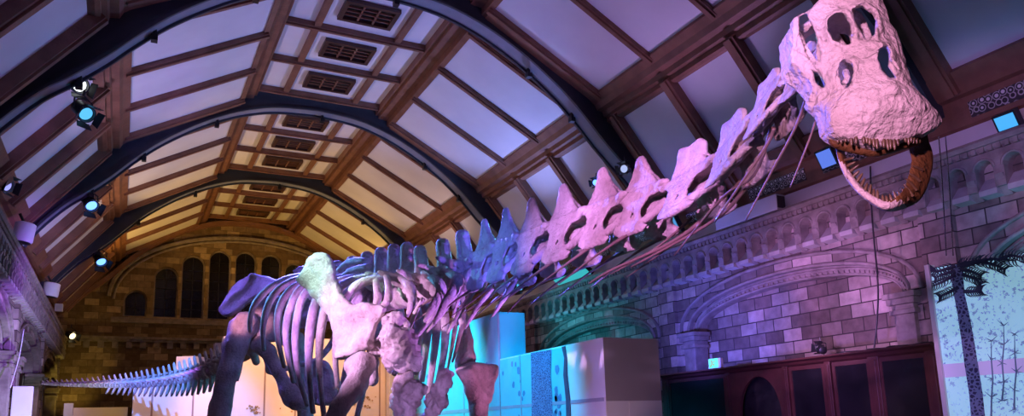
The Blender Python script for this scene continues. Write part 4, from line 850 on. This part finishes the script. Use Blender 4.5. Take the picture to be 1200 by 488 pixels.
# -- dark red display cabinet against the right wall
xc = 10.6; cab = empty('display_cabinet', (10.9, 10.3, 0)); ctag(cab, 'dark red wooden display cabinet with glass doors and arched opening, along right wall', 'cabinet')
zt = Z(1.06); ys = [7.16, 8.15, 9.04, 9.98, 11.45, 13.4]
mb = MB(); mb.box((xc+.3, 7.2, 0), (11.0, 13.38, zt-.1)); mb.build('carcass', M['wood_dark'], cab)
mb = MB(); mb.extr([(xc-.1, zt), (xc-.12, zt-.03), (xc-.06, zt-.06), (xc-.03, zt-.1), (xc+.02, zt-.13), (xc+.42, zt-.13), (xc+.44, zt)], lambda x, z, y: (x, y, z), 7.08, 13.46); mb.build('cornice', M['redwood'], cab)
for i, y in enumerate(ys):
    mb = MB(); w_ = .1 if i in (0, 1, 5) else .06; mb.box((xc-.015, y-w_, 0), (xc+.06, y+w_, zt-.1)); mb.box((xc-.03, y-w_*.5, .15), (xc, y+w_*.5, zt-.16)); mb.build('post', M['redwood'], cab, bevel=.008)
for i in (0, 1, 2, 4):
    mb = MB(); a, b = ys[i]+.08, ys[i+1]-.08; mb.plate([(a, .2), (b, .2), (b, zt-.13), (a, zt-.13)], [[(a+.06, .3), (b-.06, .3), (b-.06, zt-.2), (a+.06, zt-.2)]], lambda u, v, t: (xc+t, u, v), .01, .05)
    d_ = mb.build('door', M['redwood'], cab); mb = MB(); mb.box((xc+.025, a+.05, .28), (xc+.035, b-.05, zt-.18)); mb.build('door_glass', M['glass_dark'], d_)
yc = 10.66; cv = [(yc+.52*math.cos(math.pi*i/20), zt-.98+.74*math.sin(math.pi*i/20)) for i in range(21)]
mb = MB(); mb.plate([(10.04, .1), (11.39, .1), (11.39, zt-.13), (10.04, zt-.13)], [[(yc-.52, .2), (yc+.52, .2)]+cv], lambda u, v, t: (xc+t, u, v), .0, .06); mb.build('arched_front', M['redwood'], cab)
mb = MB(); mb.box((xc+.24, 10.05, .1), (xc+.28, 11.38, zt-.15)); mb.build('recess_back', M['black'], cab)
# things standing on the cabinet
def small(name, loc): return empty(name, loc)
p = onX(842, 427, 10.75); r = small('exit_sign', (p.x, p.y, zt)); ctag(r, 'small green-lit sign box standing on the cabinet, left end', 'sign')
mb = MB(); mb.box((p.x-.03, p.y-.09, zt), (p.x+.05, p.y+.27, zt+.22)); mb.build('case', M['white'], r, bevel=.01)
m_g = emis('green_sign_face', (.1, .9, .25), 1.0, (.1, .5, .2)); m_y = emis('pale_sign_face', (.8, .95, .6), .5)
mb = MB(); mb.box((p.x-.034, p.y-.02, zt+.03), (p.x-.028, p.y+.25, zt+.22)); mb.build('lit_face', m_g, r)
mb = MB(); mb.tube([(p.x-.036, p.y+.2, zt+.06), (p.x-.036, p.y+.15, zt+.12), (p.x-.036, p.y+.17, zt+.19)], .014, 6); mb.tube([(p.x-.036, p.y+.15, zt+.12), (p.x-.036, p.y+.08, zt+.08)], .012, 6); mb.tube([(p.x-.036, p.y+.15, zt+.15), (p.x-.036, p.y+.05, zt+.16)], .01, 6); mb.build('running_figure', m_y, r)
def lamp_on(p, aim, size, label, group=None, lens=None, cat='spotlight', yoke=True, name='spotlight', up=None):     # stage spotlight: yoke, can, barn doors, lens
    r = small(name, p); ctag(r, label, cat, group); p = Vector(p); aim = Vector(aim).normalized(); s = size
    sd = aim.cross(Vector((0, 0, 1))).normalized()
    mb = MB(); mb.lathe([(.2*s, -.55*s), (.34*s, -.45*s), (.36*s, .1*s), (.42*s, .16*s), (.42*s, .42*s), (.36*s, .42*s), (.34*s, .3*s)], p, aim, 18); mb.build('lamp_body', M['black'], r, 40)
    mb = MB(); mb.lathe([(.34*s, .26*s), (.3*s, .31*s), (.05*s, .33*s)], p, aim, 18); mb.build('lens', lens or M['chrome'], r, 40)
    mb = MB(); top_ = p+Vector((0, 0, .75*s))
    mb.tube([p-sd*.46*s, p-sd*.46*s+Vector((0, 0, .5*s)), top_, p+sd*.46*s+Vector((0, 0, .5*s)), p+sd*.46*s], .04*s, 6); mb.tube([top_, top_+Vector((0, 0, .3*s))], .05*s, 6); mb.build('yoke', M['black'], r, 40)
    mb = MB(); u_ = sd.cross(aim)
    for e in (sd, -sd, u_, -u_):
        c = p+aim*.42*s+e*.4*s; w_ = e.cross(aim); t_ = (aim+e*.5).normalized(); mb.add([c-w_*.32*s, c+w_*.32*s, c+w_*.38*s+t_*.35*s, c-w_*.38*s+t_*.35*s]+[v+e*.02*s for v in (c-w_*.32*s, c+w_*.32*s, c+w_*.38*s+t_*.35*s, c-w_*.38*s+t_*.35*s)], [(0,1,2,3),(7,6,5,4),(0,4,5,1),(1,5,6,2),(2,6,7,3),(3,7,4,0)])
    mb.build('barn_door', M['black'], r); return r
m_wl = emis('lit_white_lens', (.9, .95, 1), 2.5); m_bl = emis('lit_blue_lens', (.12, .3, 1), 3.0); m_cl = emis('lit_cyan_lens', (.1, .5, .9), 1.2); m_pl = emis('lit_pale_lens', (.5, .6, 1), .9); m_am = emis('lit_warm_lens', (1, .8, .4), 3)
toward = lambda p, q_: Vector(q_)-Vector(p)
for (x, y, Y, lens, sz, aim, lab) in ((90, 98, 14.3, m_wl, .36, (.45, -.7, -.5), 'black spotlight with white lens clamped high on the nearest left rib, upper of two'), (97, 130, 14.0, m_cl, .36, (.5, -.6, -.65), 'black spotlight with blue lens under another on the nearest left rib'),
        (105, 238, 20.8, m_bl, .42, (.4, -.65, -.7), 'blue-glowing spotlight clamped to the middle left rib'), (117, 304, 27.4, m_bl, .46, (.35, -.65, -.75), 'blue-glowing spotlight clamped to the farthest left rib'), (83, 393, 31.0, m_am, .36, (.5, -.7, -.4), 'small warm white spotlight on the left cornice near the end wall'),
        (733, 198, 12.6, m_pl, .26, (-.9, -.5, -.3), 'spotlight with bright white lens on the right ledge, behind the neck spines'), (699, 214, 13.2, m_bl, .2, (-.9, -.5, -.3), 'small blue spotlight on the right ledge, left of a white one')):
    p = onY(x, y, Y); lamp_on(p, aim, sz, lab, 'spotlights on the ceiling ribs and ledges', lens)
p = onX(962, 408, 10.85); lamp_on((p.x, p.y, zt+.14), (.4, .8, .3), .2, 'tiny black spotlight standing on the cabinet top', None, M['black'])
# cylinder speakers at the feet of the left ribs
for x, y, Y, rr, hh, lab in ((28, 273, 18.6, .2, .42, 'white cylinder speaker under the middle left rib'), (60, 340, 25.0, .21, .4, 'white cylinder speaker under the farthest left rib')):
    p = onY(x, y, Y); r = small('cylinder_speaker', p); ctag(r, lab, 'speaker', 'cylinder speakers on the left ledge'); ax_ = Vector((.12, 0, 1))
    mb = MB(); mb.lathe([(rr*.9, -hh/2), (rr, -hh/2+.03), (rr, hh/2-.02), (rr*.85, hh/2)], p, ax_, 22); mb.build('speaker_body', M['white'], r, 40)
    mb = MB(); mb.lathe([(rr*.86, -hh/2-.012), (rr*.8, -hh/2+.005)], p, ax_, 22); mb.build('speaker_grille', M['black'], r, 40)
    mb = MB(); mb.tube([p+Vector((0, 0, hh/2-.02)), p+Vector((-.1, 0, hh/2+.2))], .03, 6); mb.build('bracket', M['black'], r)
p = onY(69, 361, 31.0); r = small('junction_box', p); ctag(r, 'small white box at the far end of the left cornice', 'box'); mb = MB(); mb.box((p.x-.13, p.y-.1, p.z-.14), (p.x+.13, p.y+.1, p.z+.14)); mb.build('box_body', M['white'], r, bevel=.02)
mb = MB(); mb.box((p.x-.06, p.y-.11, p.z-.05), (p.x+.06, p.y-.099, p.z+.06)); mb.build('cover_plate', M['pale'], r)
# floodlights lying on the right ledge and along the cornice
def flood(x, y, X, w, h, col, st, label, tilt=.5, group='floodlights on the right cornice'):
    p = onX(x, y, X); r = small('floodlight', p); ctag(r, label, 'floodlight', group); n_ = Vector((-math.cos(tilt), 0, -math.sin(tilt))); u_ = Vector((0, 1, 0)); v_ = n_.cross(u_)
    def bx(w, h, d0, d1): mb = MB(); mb.add([p+u_*a*w+v_*b*h+n_*d for d in (d0, d1) for a, b in ((-.5,-.5),(.5,-.5),(.5,.5),(-.5,.5))], [(0,1,2,3),(7,6,5,4),(0,4,5,1),(1,5,6,2),(2,6,7,3),(3,7,4,0)]); return mb
    bx(w+.06, h+.06, -.12, 0).build('housing', M['black'], r); bx(w, h, -.01, .012).build('lit_face', emis('lit_floodlight_face', col, st, (.1,.1,.1)), r)
    mb = MB(); mb.tube([p-n_*.1, p-n_*.1+Vector((.12, 0, -.16))], .025, 6); mb.build('stand', M['black'], r); return r
flood(1179, 143, 11.0, .26, .2, (.05, .45, 1), 1.0, 'cyan-blue glowing floodlight on the right cornice, right of the skull')
flood(968, 186, 11.0, .3, .3, (.12, .25, 1), .8, 'square blue floodlight seen through the open jaws')
flood(846, 233, 11.0, .2, .5, (.1, .45, 1), .9, 'narrow blue floodlight under the neck, middle of the right cornice')
flood(789, 262, 11.0, .2, .45, (.08, .4, .9), .7, 'dim blue floodlight under the neck, left of a brighter one')
flood(670, 325, 10.9, 1.7, .22, (.05, .6, .65), .7, 'long teal floodlight on the far right cornice below the neck', .9)
p = onX(612, 335, 10.9); lamp_on(p, (-.8, -.3, -.3), .4, 'teal-lit spotlight at the left end of the right cornice', None, m_cl)
p = onY(3, 216, 17.2); lamp_on(p, (.8, -.5, -.3), .34, 'pale blue floodlight at the left picture edge, on the left wall ledge', None, emis('lit_lilac_lens', (.35, .35, 1), 1.2))
p = onX(915, 237, 11.05); r = small('ledge_box', p); ctag(r, 'pale rectangular box lying along the right ledge under the neck', 'box'); mb = MB(); mb.box((p.x-.12, p.y, p.z-.16), (p.x+.12, p.y+1.7, p.z+.16)); mb.build('box_body', M['band'], r, bevel=.02)
mb = MB(); mb.box((p.x-.1, p.y-.012, p.z-.12), (p.x+.1, p.y+.002, p.z+.12)); mb.build('end_cap', M['black'], r)
# cables
def cable(pts, r, label, name='cable', m=None):
    q_ = catmull(pts, 6); mb = MB(); mb.tube(q_, r, 6); o_ = mb.build(name, m or M['black'], None, 180); ctag(o_, label, 'cable'); return o_
cable([onX(x, y, 10.85) for x, y in ((1020, 195), (1021, 240), (1025, 290), (1028, 320), (1029, 350), (1027, 385))]+[Vector((10.85, 8.28, zt+.1)), Vector((10.84, 8.3, zt+.008))], .014, 'black cable hanging down the right wall to the cabinet top')
cable([Vector((X_, y_, zt+.022)) for X_, y_ in ((10.78, 9.0), (10.7, 8.75), (10.85, 8.5), (10.72, 8.3), (10.84, 8.1), (10.7, 7.9), (10.84, 7.65), (10.74, 7.4), (10.8, 7.25))], .02, 'black cable lying in loops along the cabinet top')
for dx, l in ((0, 'left of the two thin steel wires hanging behind the jaw'), (8, 'right of the two thin steel wires hanging behind the jaw')):
    cable([P(1100+dx, 160, 4.3), P(1104+dx, 210, 4.32), P(1109+dx, 300, 4.36)], .003, l, 'suspension_wire', M['chrome'])
cable([onY(28, 386, 19.5), onY(22, 420, 19.4), onY(12, 455, 19.3)], .012, 'thin pale wire hanging across the left arch', 'suspension_wire', M['white'])
# ------------------------------------------------------------------ light
w = bpy.data.worlds.new('world'); SC.world = w; w.use_nodes = True
w.node_tree.nodes['Background'].inputs[0].default_value = (.3, .2, .42, 1); w.node_tree.nodes['Background'].inputs[1].default_value = .05
def spot(name, loc, to, col, power, ang=60, blend=.6, rad=.08):
    d = bpy.data.lights.new(name, 'SPOT'); d.energy = power; d.color = col; d.spot_size = math.radians(ang); d.spot_blend = blend; d.shadow_soft_size = rad
    o = bpy.data.objects.new(name, d); COL.objects.link(o); o.location = loc; o.rotation_euler = (Vector(to)-Vector(loc)).to_track_quat('-Z', 'Y').to_euler(); return o
# uplights standing on the cornices, bay by bay
AMBER = (1, .55, .12); CREAM = (1, .66, .4); LILAC = (.66, .5, 1); BLUE = (.2, .4, 1); VIOLET = (.45, .26, 1)
for y, cl, pl, cr, pr in ((29.6, AMBER, 900, AMBER, 800), (23.6, CREAM, 640, (.95,.62,.6), 420), (17.0, LILAC, 420, (.26,.34,1), 1300), (10.5, VIOLET, 170, (.6,.34,.95), 430), (4.0, VIOLET, 80, (.52,.3,.95), 170)):
    spot('uplight', (XL+.9, y, Z(3.2)), (X0+.6, y-.3, Z(9.3)), cl, pl, 98, .5)
    spot('uplight', (XR-.9, y, Z(3.2)), (X0-.6, y-.3, Z(9.3)), cr, pr, 98, .5)
spot('uplight', (XL+1.2, 32.2, 2.2), (XL+.2, 33.9, 5.2), (1, .72, .12), 110, 70, .8)
spot('uplight', (X0+2, 31.0, 2.4), (X0-1, 34, 5.5), (1, .55, .12), 40, 110, .9)
# stage lights on the skeleton
PINK = (1, .47, .78)
spot('stage_light', (-.5, .3, 3.4), P(1025, 95, 3.8), (1, .43, .8), 1080, 30, .5)
spot('stage_light', (-1.9, 2.2, 4.4), P(755, 235, 7.0), (.9, .34, 1), 3000, 22, .8)
spot('stage_light', (-1.2, 1.0, 4.0), P(890, 150, 5.2), (.6, .32, 1), 1100, 22, .8)
spot('stage_light', (-1.9, 4.4, 4.0), P(660, 265, 8.0), (.6, .28, 1), 2300, 14, .8)
spot('stage_light', (5.6, 4.2, 2.4), P(575, 300, 9.3), (.16, .1, 1), 1300, 22, .8)
spot('stage_light', (0.2, 2.5, 2.6), P(583, 293, 9.2), (.1, .14, 1), 2600, 12, .9)
spot('stage_light', (5.6, 5.0, 1.2), P(480, 345, 10.2), (.6, .22, 1), 1700, 20, .8)
spot('stage_light', (-1.95, 8.2, 4.4), P(427, 392, 9.9), (.86, .46, 1), 2900, 24, .7)
spot('stage_light', (-1.9, 9.5, 7.0), P(383, 318, 10.4), (.6, 1, .95), 3000, 11, .9)
spot('stage_light', (9.5, 15, 7.6), P(600, 262, 9.0), (.1, .75, 1), 5500, 24, .7)
spot('stage_light', (3.6, 18.5, 8.6), P(440, 300, 11.6), (.12, .12, 1), 18000, 40, .6)
spot('stage_light', (-1.7, 18, 7.5), P(300, 335, 13.4), (.2, .13, 1), 9000, 26, .6)
spot('stage_light', (-1.7, 12.5, 6.8), P(180, 445, 17.5), (.1, .25, 1), 8000, 26, .7)
spot('stage_light', (-1.9, 7.6, 3.0), P(358, 385, 11.0), (.62, .28, 1), 3600, 15, .7)
spot('stage_light', (-1.5, 16.5, 6.5), P(345, 330, 11.6), (.12, .5, 1), 2600, 24, .7)
spot('stage_light', (6.3, 6.6, .8), P(560, 445, 10.4), (.9, .28, .75), 420, 18, .7)
spot('stage_light', (1.0, 4.5, .6), P(490, 460, 9.3), (.6, .34, 1), 700, 13, .7)
spot('stage_light', (-1.7, 9.6, 4.0), P(290, 378, 13.1), (1, .4, .7), 1600, 6, .6)
# unseen coloured floods added overhead and low for the exhibition walls
spot('added_flood', (2.6, 12.3, 7.4), (7.0, 12.9, 2.7), (.0, .5, 1), 4200, 36, .6)
spot('added_flood', (2.2, 17.2, 7.6), (7.0, 17.0, 3.2), (.0, .66, .9), 6000, 40, .6)
spot('added_flood', (9.4, 11.0, 7.2), (7.3, 14.3, 4.0), (.0, .4, 1), 900, 22, .6)
spot('added_flood', (2.8, 18.0, 8.0), (3.4, 21.4, 2.6), (1, .46, .2), 3000, 46, .6)
spot('added_flood', (-.6, 23.0, 6.0), (-1.3, 25.3, 2.6), (1, .6, .1), 260, 50, .6)
spot('added_flood', (5.4, 18.6, 7.8), (5.5, 21.4, 2.7), (1, .46, .2), 2000, 40, .6)
spot('added_flood', (.8, 20.2, 7.6), (.9, 22.2, 2.8), (1, .5, .32), 1300, 44, .6)
spot('floor_flood', (8.2, 6.6, .3), (7.9, 10.4, 1.5), (.5, .3, 1), 30, 60, .9)
spot('floor_flood', (4.9, 8.6, 1.6), (7.0, 10.9, 2.9), (1, .55, .7), 110, 50, .6)
spot('floor_flood', (.4, 17.0, .4), (-1.9, 20, 2.6), (.7, .85, 1), 900, 60, .6)
# washes on the right wall
spot('wall_wash', (4.5, 6.0, 1.6), (11.2, 9.8, 3.4), (.3, .16, 1), 1300, 36, .8)
spot('wall_wash', (9.4, 12.0, 3.4), (11.3, 12.4, 4.3), (.14, .14, 1), 330, 120, .8)
spot('wall_wash', (9.3, 9.0, 3.5), (11.3, 9.4, 4.0), (.75, .36, .9), 170, 120, .8)
spot('wall_wash', (8.8, 18.2, 4.2), (11.3, 17.6, 4.8), (.02, .5, .75), 260, 110, .8)
spot('wall_wash', (10.4, 5.2, 3.0), (11.4, 5.0, 4.4), (.02, .5, 1), 60, 120, .8)
spot('wall_wash', (8.0, 4.5, 5.0), (11.2, 6.0, 5.6), (.25, .22, 1), 130, 70, .8)
spot('wall_wash', (1.5, 16, 3.0), (-2.2, 20, 4.2), (.36, .14, 1), 1700, 70, .8)
spot('panel_wash', (6.5, 3.8, 1.2), (9.9, 5.6, 2.8), (.5, .7, 1), 60, 70, .7)
# ------------------------------------------------------------------ render look
vs_ = SC.view_settings; vs_.view_transform = 'Standard'; vs_.look = 'None'; vs_.gamma = 1.0; vs_.exposure = 0.0; vs_.use_curve_mapping = False
SC.cycles.use_denoising = True; SC.cycles.max_bounces = 5; SC.cycles.diffuse_bounces = 3; SC.cycles.glossy_bounces = 2
SC.cycles.sample_clamp_indirect = 4.0; SC.cycles.caustics_reflective = False; SC.cycles.caustics_refractive = False
